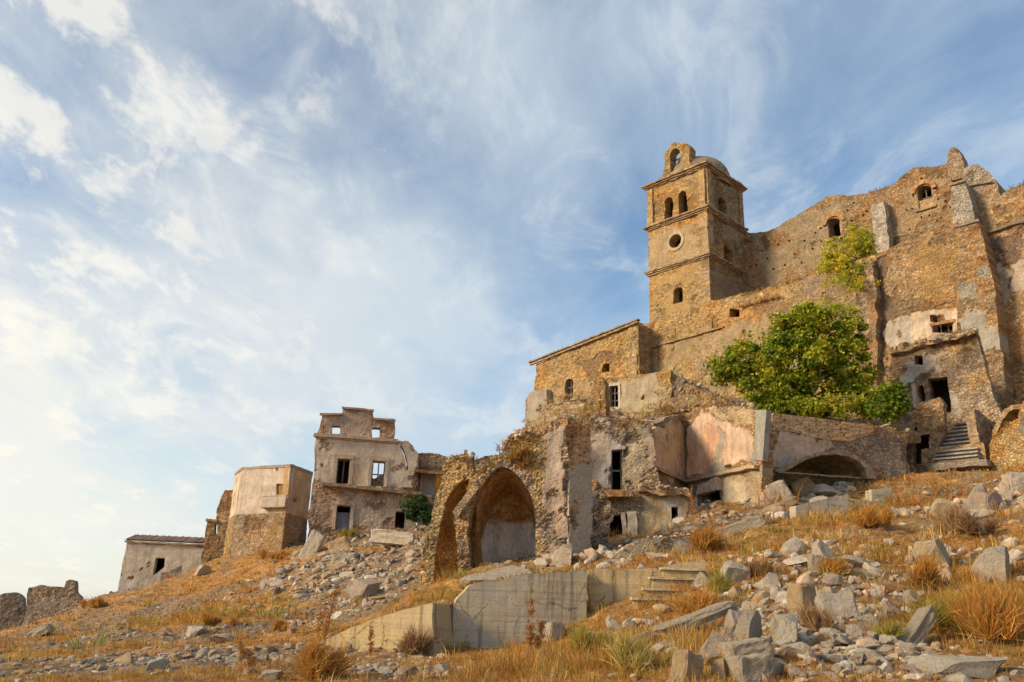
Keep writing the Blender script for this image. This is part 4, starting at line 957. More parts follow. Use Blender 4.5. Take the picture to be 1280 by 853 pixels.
# leaning grey slab at the corner of the terrace
SPl = PR.shift(0.25)
sq = [SPl.px(*p) for p in ((944.5, 577), (961, 575), (966, 513), (948, 515))]
c_ = sum(sq)/4; axu = sq[3]+sq[2]-sq[0]-sq[1]; axu /= np.linalg.norm(axu); axr = SPl.d3-axu*(SPl.d3 @ axu); axr /= np.linalg.norm(axr)
o = rbox(None, 'stone_slab', c_+SPl.n3*0.1, (axr, np.cross(axu, axr), axu), (0.72, 0.3, np.linalg.norm(sq[3]-sq[0])), res=0.1, rough=0.02, col=(0.34, 0.32, 0.27), rub=0.1)
tag(o, 'tall leaning grey stone slab at the left end of the terrace wall', 'slab')

# ------------------------------------------------------------------ terrace wall with buried arch
KPn = PLH((1098, 535), (966, 517), 40.0)
t = thing('terrace_wall', 'terrace wall with orange brick parapet and wide half-buried arch', 'wall', base(1030, 610, 41))
kh = [(964, 640), (962, 600), (972, 592), (990, 584), (1008, 575), (1025, 570), (1042, 568.5), (1058, 571), (1072, 578), (1082, 588), (1087, 600), (1088, 640)]
wall(t, 'wall', KPn, [(944, 700), (946, 580), (962, 540), (966, 517), (1000, 521), (1040, 526), (1080, 531), (1098, 534), (1112, 540), (1135, 546), (1140, 700)], holes=[kh], thick=0.7, res=0.075, pal=GREY, jag=0.07, rough=0.09, cell=(0.32, 0.22),
     regions=[dict(poly=[(966, 515), (1100, 533), (1082, 545), (1060, 552), (1030, 549), (1000, 541), (966, 538)], col=BRICK, rub=0.25, cover=0.97, lift=0.03, soft=0.12),
              dict(poly=[(964, 540), (985, 537), (1010, 543), (1035, 552), (1040, 563), (990, 578), (964, 580)], col=(0.54, 0.38, 0.27), rub=0.1, cover=0.9, lift=0.06, soft=0.3),
              dict(poly=[(964, 572), (1000, 566), (1010, 574), (970, 590)], col=(0.38, 0.36, 0.34), rub=0.3, cover=0.75, lift=0.06, soft=0.3),
              dict(poly=[(1085, 570), (1135, 560), (1135, 630), (1090, 630)], col=(0.46, 0.36, 0.26), rub=1.0, cover=0.6, lift=0.02)])
# brick parapet, proud of the rubble
wall(t, 'brick_parapet', KPn.shift(0.10), [(967, 538), (966.5, 516.5), (1000, 520.5), (1040, 525.5), (1098, 533), (1086, 544), (1062, 552), (1030, 549), (1000, 541)], thick=0.3, res=0.035, jag=0.03, rough=0.012, relief=0.025, mortar=(0.52, 0.42, 0.29),
     pal=((0.50, 0.28, 0.10), (0.43, 0.23, 0.085), (0.55, 0.34, 0.14), (0.40, 0.25, 0.12)), cell=(0.36, 0.13), mat=M_BRICK)
def khcol(P, cc, rb): return cc, rb
vault(t, KPn, kh, 2.2, ((0.46, 0.36, 0.18), (0.40, 0.31, 0.17), (0.50, 0.40, 0.22)), None, thick=0.7, shrink=0.92)
q = resample(np.array([KPn.uv(*p) for p in kh[2:-1]]), 0.15); cq = np.array([q[:, 0].mean(), q[:, 1].min()-0.6])
arc = np.array([KPn.P(*( (cq+(q-cq)*(1+w)).T), d) for w, d in ((0.0, -0.3), (0.0, 0.14), (0.10, 0.14), (0.10, -0.1))])
sheet(t, 'arch_ring', arc, pal=((0.40, 0.26, 0.15), (0.36, 0.29, 0.22), (0.45, 0.33, 0.2)), rub=0.6, rough=0.04, cell=(0.16, 0.6))

# ------------------------------------------------------------------ stair house
LPn = PLH((1122, 433), (1220, 415), 46.0)
t = thing('stair_house', 'roofless rubble house with dark doorways and outdoor steps at right', 'house', base(1160, 590, 45))
sh1 = [(1163, 514), (1189.5, 516), (1183, 471), (1160, 474)]; sh2 = rect(1144, 445, 1154, 456.5); sh3 = [(1148, 506), (1155.5, 505), (1153.5, 480), (1147, 483)]; 
wall(t, 'wall', LPn, [(1100, 640), (1102, 520), (1108, 470), (1118, 438), (1150, 427), (1185, 420), (1220, 413), (1226, 440), (1238, 480), (1252, 520), (1262, 560), (1268, 640)], holes=[sh1, sh2, sh3], thick=0.7, res=0.08, pal=GREY, jag=0.10, rough=0.09, cell=(0.34, 0.2), stain=0.7,
     regions=[dict(poly=[(1125, 440), (1160, 435), (1160, 470), (1135, 475)], col=(0.44, 0.40, 0.35), rub=0.25, cover=0.75, lift=0.03),
              dict(poly=[(1126, 470), (1150, 470), (1150, 508), (1130, 510)], col=(0.48, 0.45, 0.42), rub=0.1, cover=0.8, lift=0.03),
              dict(poly=[(1155, 440), (1185, 440), (1205, 520), (1190, 525)], col=(0.42, 0.36, 0.29), rub=0.25, cover=0.6, lift=0.02),
              dict(poly=[(1185, 430), (1225, 425), (1240, 490), (1195, 490)], col=(0.46, 0.30, 0.14), rub=1.0, cover=0.6, lift=0.0),
              dict(poly=[(1112, 436), (1220, 414), (1222, 428), (1118, 448)], col=(0.24, 0.16, 0.10), rub=1.0, cover=0.6, lift=0.0)])
for h in (sh1, sh2): room(t, LPn, h, 0.7, depth=2.8)
room(t, LPn, sh3, 0.7, depth=1.0, grow=0.1)
on_wall(t, 'ledge', LPn, (1116, 438), (1222, 413), 0.3, 0.55, out=-0.1, rough=0.12, pal=BROWN, freq=1.3)
rbox(t, 'door_jamb', LPn.P(LPn.uv(1152, 495)[0]-0.32, LPn.uv(1152, 495)[1], 0.1), (LPn.d3, LPn.n3, Z3), (0.2, 0.3, 1.5), res=0.1, rough=0.03, col=(0.56, 0.42, 0.32), rub=0.1)
# block with the lower door, left of the steps
SP = LPn.shift(2.4)
sd_ = [(1141.5, 581), (1162, 579), (1160, 542), (1139, 545)]
wall(t, 'porch_wall', SP, [(1122, 640), (1124, 575), (1128, 540), (1136, 520), (1150, 505), (1172, 498), (1180, 508), (1178, 530), (1172, 560), (1168, 640)], holes=[sd_, rect(1142, 534, 1146, 539)], thick=0.6, res=0.08, pal=GREY, jag=0.10, rough=0.09, cell=(0.32, 0.2))
room(t, SP, sd_, 0.6, depth=1.6, grow=0.4)
on_wall(t, 'door_lintel', SP, (1136, 545), (1163, 539.5), 0.14, 0.1, rough=0.02, col=(0.40, 0.30, 0.2))
# steps
bl, br = np.array([1163, 582.0]), np.array([1222, 570.0]); tl, tr = np.array([1192, 529.0]), np.array([1222, 527.0])
nst = 10
for i in range(nst):
    f0 = i/nst; f1 = (i+1)/nst
    offn = 3.0-2.6*f0
    pl_ = LPn.shift(offn)
    p0 = bl+(tl-bl)*f1; p1 = br+(tr-br)*f1
    a = pl_.uv(*p0); b = pl_.uv(*p1); zt_ = (a[1]+b[1])/2
    so_ = rbox(t, 'step', pl_.P((a[0]+b[0])/2, zt_-0.19, -0.55), (pl_.d3, pl_.n3, Z3), (b[0]-a[0]-0.06, 0.9, 0.24), res=0.2, rough=0.012, col=(0.30, 0.255, 0.21), rub=0.3)  # riser darkened: the shade below the nosing is put into its colour
    no_ = rbox(t, 'nosing', pl_.P((a[0]+b[0])/2, zt_-0.035, -0.45), (pl_.d3, pl_.n3, Z3), (b[0]-a[0], 1.0, 0.075), res=0.2, rough=0.014, col=(0.44, 0.40, 0.35), rub=0.1)
    no_.parent = so_
pl_ = LPn.shift(3.0); a = pl_.uv(1160, 584); b = pl_.uv(1234, 570)
rbox(t, 'landing_slab', pl_.P((a[0]+b[0])/2, (a[1]+b[1])/2-0.2, -0.6), (pl_.d3, pl_.n3, Z3), (b[0]-a[0], 1.6, 0.34), res=0.15, rough=0.06, col=(0.38, 0.31, 0.24), rub=0.5)
rbox(t, 'stair_cheek', LPn.P(LPn.uv(1224, 545)[0]+0.3, LPn.uv(1224, 545)[1]-0.3, 1.2), (LPn.d3, LPn.n3, Z3), (0.5, 2.2, 2.6), res=0.12, rough=0.10, pal=GREY)
rbox(t, 'stair_base', LPn.P(LPn.uv(1205, 560)[0], LPn.uv(1205, 560)[1]-1.6, 1.2), (LPn.d3, LPn.n3, Z3), (3.2, 2.2, 2.6), res=0.14, rough=0.06, pal=OCHRE)

YP = PLH((1238, 540), (1280, 531), 42)
t = thing('arched_stump', 'low ochre masonry stump with broken arch at the right edge', 'ruin', base(1262, 588, 42))
wall(t, 'wall', YP, [(1234, 640), (1237, 556), (1241, 545), (1252, 532), (1262, 526), (1270, 522), (1276, 500), (1284, 486), (1330, 470), (1330, 640)], thick=1.0, res=0.075, pal=OCHRE, jag=0.10, rough=0.10, cell=(0.34, 0.2),
     regions=[dict(poly=[(1236, 560), (1256, 545), (1258, 575), (1238, 580)], col=RUSTC, rub=1, mix=0.6, cover=0.6, lift=0), dict(poly=[(1270, 520), (1300, 500), (1300, 545), (1272, 548)], col=(0.28, 0.24, 0.19), rub=0.4, cover=0.7, lift=0.02)])
ya = [(1237, 560), (1239, 540), (1246, 524), (1254, 514), (1264, 509), (1274, 509)]
q = np.array([YP.uv(*p) for p in ya]); q = np.array([q[0]+0*q[0]]+[q[i]+(q[i+1]-q[i])*f for i in range(len(q)-1) for f in (0.5, 1.0)])
arc = np.array([YP.P(q[:, 0]-w, q[:, 1]+w*0.8, d) for w, d in ((0.0, -2.2), (0.0, -0.4), (0.25, -0.4), (0.3, -2.2))])
sheet(t, 'arch_ring', arc, pal=BROWN, rub=0.8, rough=0.04, thick=0.2)
rbox(t, 'back_wall', YP.P(YP.uv(1262, 530)[0], YP.uv(1262, 530)[1]-0.5, -2.4), (YP.d3, YP.n3, Z3), (4.2, 0.4, 3.2), res=0.15, rough=0.06, pal=BROWN)

# ------------------------------------------------------------------ roofless palace at left
GPn = PLH((393, 544), (498, 551.5), 59.0)
t = thing('roofless_palace', 'tall roofless palace front with empty windows and stepped attic against the sky', 'building', base(440, 668, 59))
s1 = rect(415, 532.5, 425, 543); s2 = rect(465, 535, 475, 547)
b1 = [(420, 604.5), (435.5, 605), (438, 574.5), (422.5, 573.5)]; b2 = [(463.5, 607.5), (479.5, 609), (481.5, 577.5), (466, 576)]
dl = [(420.5, 662), (436, 663), (437.5, 634), (421.5, 632)]; dr = [(494, 660), (505, 660), (506, 640), (494.5, 639)]
opn = [(514, 611), (529, 613), (531, 591), (516, 590)]
crk = [(500, 557), (504, 566), (507, 577), (508.5, 588), (510.5, 588), (509, 576), (506, 565), (502, 556.5)]
main = [(383, 700), (386, 650), (392, 590), (396.5, 545), (400, 535), (400.8, 518.5), (427.5, 518), (428.5, 510), (448, 511), (467, 513.5), (466, 523.5), (480, 524.5), (494, 526), (494, 549.5), (505, 551), (511, 552), (513, 556), (517, 558), (518, 563), (522, 566), (522, 590), (521, 612), (520, 620), (520, 700)]
wall(t, 'wall', GPn, main, holes=[s1, s2, b1, b2, dl, dr, crk], thick=0.75, res=0.085, pal=PINKISH, jag=0.08, rough=0.035, relief=0.03, cell=(0.36, 0.2), stain=0.5,
     regions=[dict(poly=[(397, 548), (520, 556), (516, 612), (390, 602)], col=(0.68, 0.54, 0.40), rub=0.15, cover=0.9, lift=0.03, soft=0.25),
              dict(poly=[(410, 575), (455, 578), (455, 604), (410, 602)], col=(0.62, 0.42, 0.25), rub=0.12, cover=0.55, lift=0.03),
              dict(poly=[(398, 546), (500, 553), (500, 562), (398, 556)], col=(0.66, 0.53, 0.41), rub=0.1, cover=0.75, lift=0.05, soft=0.15),
              dict(poly=[(401, 515), (428, 515), (428, 540), (401, 540)], col=(0.52, 0.38, 0.28), rub=0.4, cover=0.8, lift=0.0),
              dict(poly=[(429, 512), (466, 512), (466, 545), (429, 545)], col=(0.52, 0.38, 0.27), rub=0.3, cover=0.8, lift=0.0),
              dict(poly=[(466, 524), (496, 526), (494, 548), (466, 545)], col=(0.46, 0.25, 0.16), rub=0.3, cover=0.6, lift=0.0),
              dict(poly=[(388, 612), (420, 612), (418, 670), (384, 670)], col=(0.42, 0.30, 0.20), rub=1.0, cover=0.7, lift=0.0),
              dict(poly=[(437, 620), (520, 622), (520, 662), (437, 662)], col=(0.58, 0.45, 0.33), rub=0.5, cover=0.65, lift=0.02),
              dict(poly=[(384, 660), (400, 660), (400, 690), (384, 690)], col=WHITE, rub=0.2, cover=0.6, lift=0.02)])
on_wall(t, 'cornice', GPn, (392.5, 542.5), (497.5, 550.5), 0.2, 0.34, rough=0.02, col=(0.46, 0.34, 0.25), rub=0.2)
on_wall(t, 'cornice', GPn, (394, 545), (497.5, 553), 0.16, 0.18, rough=0.02, col=(0.48, 0.37, 0.28), rub=0.2)
for p0, p1 in (((400, 517.5), (428, 517)), ((427.5, 509), (467.5, 512.5)), ((466, 522.5), (495, 525))):
    on_wall(t, 'coping', GPn, p0, p1, 0.14, 0.2, rough=0.025, col=(0.40, 0.29, 0.21), rub=0.3)
on_wall(t, 'balcony_slab', GPn, (404, 604.8), (526, 617.5), 0.2, 0.85, out=-0.05, rough=0.04, pal=((0.34, 0.23, 0.14), (0.40, 0.28, 0.17)), freq=1.5)
for h in (b1, b2, dl):
    q = np.array([GPn.uv(*p) for p in h]); a, b = q.min(0), q.max(0)
    for sx_ in (a[0]-0.12, b[0]+0.12):
        rbox(t, 'window_surround', GPn.P(sx_, (a[1]+b[1])/2, 0.05), (GPn.d3, GPn.n3, Z3), (0.22, 0.12, b[1]-a[1]), res=0.15, rough=0.015, col=(0.52, 0.40, 0.30), rub=0.1)
    rbox(t, 'window_surround', GPn.P((a[0]+b[0])/2, b[1]+0.14, 0.06), (GPn.d3, GPn.n3, Z3), (b[0]-a[0]+0.5, 0.14, 0.26), res=0.15, rough=0.015, col=(0.50, 0.36, 0.26), rub=0.1)
room(t, GPn, b1, 0.75, depth=2.5, grow=0.4)
bars(t, 'window_frame', GPn, b1, -0.45, 0.08, 0)
bars(t, 'window_frame', GPn, b2, -0.45, 0.08, 1)
room(t, GPn, dl, 0.75, depth=2.5, grow=0.4)
q = np.array([GPn.uv(*p) for p in dl]); a, b = q.min(0), q.max(0)
rbox(t, 'door_leaf', GPn.P((a[0]+b[0])/2, a[1]+(b[1]-a[1])*0.38, -0.5), (GPn.d3, GPn.n3, Z3), (b[0]-a[0], 0.08, (b[1]-a[1])*0.74), res=0.3, rough=0.01, mat=mat_plain('blue_grey_paint', (0.16, 0.18, 0.23, 1), (0.24, 0.25, 0.30, 1), 4))
on_wall(t, 'pediment', GPn, (423, 627), (436, 628), 0.22, 0.2, rough=0.04, col=(0.38, 0.26, 0.18))
room(t, GPn, dr, 0.75, depth=2.0, grow=0.4)
# back and end walls so that the shell stands
GPb = GPn.shift(-6.5)
wall(t, 'rear_wall', GPb, [(392, 690), (397, 590), (425, 586), (455, 592), (470, 596), (488, 586), (515, 592), (520, 690)], thick=0.6, res=0.14, pal=BROWN, jag=0.25, rough=0.08)
el = GPn.uv(386, 660)[0]
rbox(t, 'end_wall', GPn.P(el+0.75, 7.6, -3.6), (GPn.n3, GPn.d3, Z3), (5.6, 0.6, 8.5), res=0.3, rough=0.06, pal=BROWN)
# right hand lower wing with the whitewashed room
GW_ = GPn.shift(-0.15)
wing = [(521, 700), (521, 567), (535, 566.5), (550, 568.5), (561, 571), (565, 576), (575, 572), (587, 572), (588, 586), (584, 620), (584, 700)]
wo_ = [(516, 613), (529, 613), (552, 621), (556, 618), (553, 594), (530, 590), (517, 590)]
t2 = thing('palace_annex', 'low broken annex with an open whitewashed room right of the palace', 'ruin', base(550, 670, 58))
wall(t2, 'wall', GW_, wing, holes=[[(522, 616), (553, 622), (555, 594), (523, 590)]], thick=0.6, res=0.085, pal=GREY, jag=0.08, rough=0.05, stain=0.6,
     regions=[dict(poly=[(521, 566), (562, 570), (560, 590), (521, 587)], col=(0.42, 0.29, 0.19), rub=0.9, cover=0.7, lift=0.0), dict(poly=[(520, 620), (560, 625), (560, 680), (520, 680)], col=(0.48, 0.38, 0.29), rub=0.6, cover=0.6, lift=0.0)])
on_wall(t2, 'roof_edge', GW_, (518, 587.5), (556, 592), 0.2, 0.4, rough=0.05, pal=((0.26, 0.16, 0.08), (0.34, 0.22, 0.11)))
a = GW_.uv(530, 625); b = GW_.uv(556, 588)
rbox(t2, 'whitewashed_wall', GW_.P((a[0]+b[0])/2, (a[1]+b[1])/2, -1.4), (GW_.d3, GW_.n3, Z3), (b[0]-a[0]+0.5, 0.4, b[1]-a[1]+0.5), res=0.12, rough=0.02, col=WHITE, rub=0.15)
rbox(t2, 'inner_wall', GW_.P(a[0]-0.7, (a[1]+b[1])/2, -1.6), (GW_.d3, GW_.n3, Z3), (1.6, 0.4, b[1]-a[1]+0.6), res=0.12, rough=0.03, pal=BROWN)
rbox(t2, 'lintel_beam', GW_.P((a[0]+b[0])/2-0.5, b[1]+0.1, -0.9), (GW_.d3, GW_.n3, Z3), (3.2, 1.2, 0.2), res=0.2, rough=0.03, pal=BROWN)
cpz = GW_.px(581, 572)
rbox(t2, 'chimney', cpz+np.array([0, 0.2, 0.28]), (GW_.d3, GW_.n3, Z3), (0.22, 0.22, 0.6), res=0.08, rough=0.04, pal=GREY)
rbox(t2, 'chimney_cap', cpz+np.array([0, 0.2, -0.02]), (GW_.d3, GW_.n3, Z3), (0.85, 0.5, 0.16), res=0.1, rough=0.03, pal=BROWN)
t3 = thing('ruined_wall', 'short ruined wall top showing between the palace annex and the vaults', 'wall', base(608, 640, 56))
wall(t3, 'wall', PL(605, 600, 50, 88), [(590, 700), (592, 576), (600, 573), (620, 568), (632, 565), (640, 700)], thick=0.6, res=0.1, pal=GREY, jag=0.1, rough=0.05)

# ------------------------------------------------------------------ six sided tower house
hx = [at(288, 640, 72.5), at(295, 640, 69.5), at(357, 640, 67.0), at(385, 640, 70.5)]
t = thing('polygonal_house', 'two storey polygonal tower house with ochre brick-filled window', 'house', base(330, 690, 67))
zt_ = [Plane(hx[2][:2], 90).uv(362, 583)[1]]; ztop = zt_[0]
zmid = Plane(hx[2][:2], 90).uv(359, 642)[1]
cen = np.array([(hx[0][0]+hx[3][0])/2, 74.0])
pts2 = [np.array(p[:2]) for p in hx]+[np.array([hx[3][0]-1.2, hx[3][1]+4.5]), np.array([hx[0][0]+0.8, hx[0][1]+4.0])]
hcol = [(0.60, 0.49, 0.37), (0.56, 0.465, 0.375), (0.64, 0.40, 0.21)]
for i in range(6):
    A, B = pts2[i], pts2[(i+1) % 6]; d = B-A; L = float(np.hypot(*d))
    pl_ = Plane.__new__(Plane); pl_.A = A; pl_.d = d/L; n_ = np.array([pl_.d[1], -pl_.d[0]])
    if n_ @ ((A+B)/2-cen) < 0: n_ = -n_
    pl_.n = n_; pl_.d3 = np.append(pl_.d, 0); pl_.n3 = np.append(n_, 0)
    lowz = 1.0
    flare = 0.35
    wh = []
    if i == 1:
        wh = [[pl_.uv(*p) for p in ((345.5, 622), (357, 622), (357, 605.5), (345.5, 605))]]
    wall(t, 'upper_wall', pl_, None, uvpoly=[(0.0, zmid), (L, zmid), (L, ztop), (0.0, ztop)], uvholes=wh, thick=0.5, res=0.09, pal=PINKISH, jag=0.02, rough=0.02, relief=0.015,
         regions=[dict(col=hcol[min(i, 2)], rub=0.15, cover=0.92, lift=0.02)])
    wall(t, 'lower_wall', pl_.shift(0.06), None, uvpoly=[(-0.04-flare*(i == 0), lowz), (L+0.04, lowz), (L+0.04, zmid+0.03), (-0.04, zmid+0.03)], thick=0.6, res=0.09, pal=GREY if i != 0 else OCHRE, jag=0.02, rough=0.05, cell=(0.32, 0.2),
         regions=[dict(uv=np.array([(L*0.65, lowz), (L*1.1, lowz), (L*1.1, zmid), (L*0.8, zmid)]), col=(0.40, 0.26, 0.12), rub=1, cover=0.7, lift=0.0)] if i == 1 else [])
    c = pl_.P(L/2, ztop+0.06, -0.18)
    rbox(t, 'coping', c, (pl_.d3, pl_.n3, Z3), (L-0.02, 0.5, 0.22), res=0.2, rough=0.025, col=(0.40, 0.32, 0.25), rub=0.3)
    if i == 1:
        q = np.array(wh[0]); a, b = q.min(0), q.max(0)
        rbox(t, 'window_infill', pl_.P((a[0]+b[0])/2, (a[1]+b[1])/2, -0.25), (pl_.d3, pl_.n3, Z3), (b[0]-a[0]+0.1, 0.2, b[1]-a[1]+0.1), res=0.12, rough=0.02, pal=((0.50, 0.28, 0.07), (0.44, 0.24, 0.06)), cell=(0.3, 0.14), rub=0.4)
        a = pl_.uv(332, 634); b = pl_.uv(363, 621)
        bp1 = rbox(t, 'balcony_panel', pl_.P((a[0]+b[0])/2, (a[1]+b[1])/2, 0.45), (pl_.d3, pl_.n3, Z3), (b[0]-a[0], 0.10, b[1]-a[1]), res=0.2, rough=0.015, col=(0.42, 0.36, 0.30), rub=0.1)
        bs_ = rbox(t, 'balcony_slab', pl_.P((a[0]+b[0])/2, a[1]-0.06, 0.28), (pl_.d3, pl_.n3, Z3), (b[0]-a[0]+0.16, 0.6, 0.14), res=0.2, rough=0.02, col=(0.42, 0.34, 0.24), rub=0.1)
        bp2 = rbox(t, 'balcony_rail', pl_.P((a[0]+b[0])/2, b[1]+0.05, 0.45), (pl_.d3, pl_.n3, Z3), (b[0]-a[0]+0.1, 0.16, 0.08), res=0.2, rough=0.01, col=(0.46, 0.38, 0.3), rub=0.1)
bp1.parent = bs_; bp2.parent = bs_
rv = np.array([np.append(p, ztop-0.2) for p in pts2]); org = np.array(t.location)
link(fast_mesh('roof_terrace', rv-org, np.array([[0, 1, 2, 3, 4, 5]])), 'roof_terrace', M_DARK, t)

SWp = PL(272, 660, 74, 84)
t = thing('ragged_wall', 'ragged standing rubble wall with tiny slit beside the polygonal house', 'ruin', base(272, 698, 74))
wall(t, 'wall', SWp, [(253, 720), (256, 672), (258, 652), (262, 649), (270, 649), (272, 640), (276, 622), (281, 613), (296, 612), (297, 720)], holes=[rect(268, 655, 271.5, 667)], thick=0.8, res=0.09, pal=BROWN, jag=0.08, rough=0.08)
rbox(t, 'cap_stone', SWp.px(264, 650.5)+np.array([0, 0.3, 0]), (SWp.d3, SWp.n3, Z3), (0.9, 0.9, 0.2), res=0.12, rough=0.03, pal=OCHRE)

# long low house with tiled roof
SHp = PLH((160, 675.5), (254, 680), 76); SHp = PL(200, 700, 75.5, 86)
t = thing('low_house', 'low grey plastered house with tiled roof edge and one dark doorway', 'house', base(200, 738, 75))
sdh = [(190.5, 720), (199.5, 714), (206, 709), (206.5, 698), (195, 697.5)]
wall(t, 'wall', SHp, [(143, 775), (147, 742), (153, 705), (159, 678), (200, 678.5), (256, 682), (262, 775)], holes=[sdh], thick=0.6, res=0.09, pal=GREY, jag=0.03, rough=0.03,
     regions=[dict(poly=[(150, 676), (258, 682), (256, 740), (146, 742)], col=(0.54, 0.46, 0.36), rub=0.12, cover=0.92, lift=0.03), dict(poly=[(146, 722), (180, 722), (178, 745), (144, 745)], col=(0.52, 0.46, 0.40), rub=0.1, lift=0.04)])
room(t, SHp, sdh, 0.6, depth=3, grow=0.4)
zr = SHp.uv(200, 678)[1]; uL, uR = SHp.uv(158, 678)[0], SHp.uv(258, 682)[0]
nt = 34; tiles = []
for i in range(nt):
    u_ = uL-0.1+(uR-uL+0.2)*(i+0.5)/nt
    w_ = (uR-uL)/nt
    rows = np.array([[SHp.P(u_+w_*0.48*math.cos(a), zr+0.04+0.6*k+0.10*math.sin(a)+0.03*math.sin(i*2.3), 0.28-2.3*k) for a in np.linspace(0, math.pi, 6)] for k in np.linspace(0, 1, 4)])
    tl_ = sheet(t, 'roof_tile_row', rows, pal=((0.36, 0.21, 0.14), (0.30, 0.19, 0.14), (0.40, 0.27, 0.19)), rub=0.1, rough=0.01, cell=(0.5, 0.5))
    tiles.append(tl_)
rf_ = link(fast_mesh('roof', np.array([SHp.P(u, zr+dz, d) for u, dz, d in ((uL, 0.02, 0.2), (uR, 0.02, 0.2), (uR, 0.72, -2.4), (uL, 0.72, -2.4))])-np.array(t.location), np.array([[0, 1, 2, 3]])), 'roof', M_DARK, t)
for tl_ in tiles: tl_.parent = rf_
rbox(t, 'eave', SHp.P((uL+uR)/2, zr-0.08, 0.1), (SHp.d3, SHp.n3, Z3), (uR-uL+0.2, 0.24, 0.14), res=0.2, rough=0.02, pal=BROWN)
rbox(t, 'end_wall', SHp.P(uL+0.3, zr-2.6, -3.6), (SHp.n3, SHp.d3, Z3), (5.8, 0.5, 5.0), res=0.3, rough=0.04, pal=GREY)
rbox(t, 'broken_fence_wall', SHp.px(219, 728)+SHp.n3*1.5, (SHp.d3+Z3*0.5, SHp.n3, Z3), (1.7, 0.35, 1.9), res=0.15, rough=0.10, pal=GREY, col=(0.46, 0.37, 0.29), rub=0.4)

FP = PL(55, 760, 84, 88)
t = thing('distant_ruin', 'distant roofless ruin with a single upright stump on the horizon at left', 'ruin', base(60, 785, 84))
wall(t, 'wall', FP, [(26, 810), (30, 780), (33, 748), (36, 735), (50, 732), (80, 735), (83, 726), (88, 724), (93, 726), (94, 742), (100, 747), (104, 810)], thick=0.8, res=0.11, pal=((0.36, 0.26, 0.18), (0.30, 0.22, 0.16), (0.40, 0.30, 0.21)), jag=0.06, rough=0.06)
wall(t, 'front_wall', FP.shift(1.8), [(24, 815), (30, 770), (36, 750), (50, 746), (90, 748), (102, 752), (106, 815)], thick=0.7, res=0.11, pal=((0.40, 0.30, 0.21), (0.34, 0.26, 0.19)), jag=0.05, rough=0.06)
t = thing('distant_wall', 'farthest rounded ruin wall at the left edge of the picture', 'ruin', base(10, 790, 90))
wall(t, 'wall', PL(5, 770, 90, 80), [(-60, 820), (-50, 752), (-10, 748), (5, 742), (18, 741), (27, 748), (30, 765), (34, 820)], thick=1.0, res=0.12, pal=((0.34, 0.26, 0.19), (0.30, 0.23, 0.17)), jag=0.08, rough=0.06)

# ------------------------------------------------------------------ concrete retaining walls
def slab(name, label, pl, poly, thick, mat, res=0.06, jag=0.035, rough=0.02, parent=None):
    o = wall(parent, name, pl, poly, thick=thick, res=res, jag=jag, rough=rough, relief=0.0, mat=mat, regions=[dict(col=(0.3, 0.27, 0.23), rub=0)])
    if not parent: tag(o, label, 'wall')
    return o
ca = PL(541, 780, 19.4, -62)
slab('concrete_wall', 'low tan concrete retaining wall sloping down to the left with dark end face', ca, [(408, 830), (410, 800), (440, 783), (464, 774), (500, 763), (541, 752), (543, 830)], 1.0, M_CONCW)
cb_ = PL(650, 770, 20.3, 82)
slab('concrete_wall', 'largest grey concrete retaining wall slab in the middle foreground', cb_, [(565, 835), (565.5, 760), (572, 748), (587, 731.5), (640, 723), (690, 715), (732, 711), (732.5, 835)], 0.7, M_CONC)
cc_ = PL(737, 740, 20.9, -88)
t = thing('stepped_concrete_wall', 'tan concrete wall ending in shallow steps right of the grey slab', 'wall', base(780, 772, 20.6))
slab('wall', '', cc_, [(737, 830), (737, 712), (790, 711), (829, 709), (850, 703), (882, 699), (884, 830)], 0.5, M_CONCW, parent=t)
for i, (x0, y0, x1) in enumerate(((829, 709.5, 880), (816, 721, 874), (807, 734.5, 866), (793, 746.5, 860))):
    pl_ = cc_.shift(0.16+0.26*i); a = pl_.uv(x0, y0); b = pl_.uv(x1, y0)
    so_ = rbox(t, 'step', pl_.P((a[0]+b[0])/2, a[1]-0.50, -0.16), (pl_.d3, pl_.n3, Z3), (b[0]-a[0], 0.30, 0.88), res=0.15, rough=0.012, mat=M_CONCW)
    rbox(t, 'nosing', pl_.P((a[0]+b[0])/2-0.03, a[1]-0.03, -0.12), (pl_.d3, pl_.n3, Z3), (b[0]-a[0]+0.08, 0.36, 0.055), res=0.15, rough=0.010, col=(0.54, 0.44, 0.29), rub=0.0).parent = so_  # paler than the step: the lit tread edge is put into its colour
cd_ = PL(825, 690, 27, 84)
o = wall(None, 'garden_wall', cd_, [(755, 720), (760, 700), (768, 692), (780, 682), (800, 676), (830, 671), (862, 668), (880, 667), (888, 680), (892, 720)], thick=0.6, res=0.07, pal=GREY, jag=0.08, rough=0.06,
     regions=[dict(col=(0.46, 0.36, 0.24), rub=0.2, cover=0.8, lift=0.02), dict(poly=[(810, 672), (850, 670), (850, 690), (810, 692)], col=(0.36, 0.33, 0.28), rub=0.1, cover=0.8, lift=0.02)])
tag(o, 'cream rough-topped low wall below the two doors, behind the concrete walls', 'wall')
for lab, poly, Y, az, th_, m_ in (('grey concrete kerb block in front of the half-buried arch', [(994, 632), (1030, 624), (1061, 618), (1060, 660), (996, 665)], 35.5, 80, 0.5, M_CONC),
                           ('small square concrete block beside green grass below the arch', [(1089, 612.5), (1115, 609), (1116, 635), (1091, 640)], 37.5, 82, 0.5, M_CONC)):
    slab('concrete_block', lab, PL(poly[0][0], poly[0][1]+10, Y, az), poly, th_, m_)

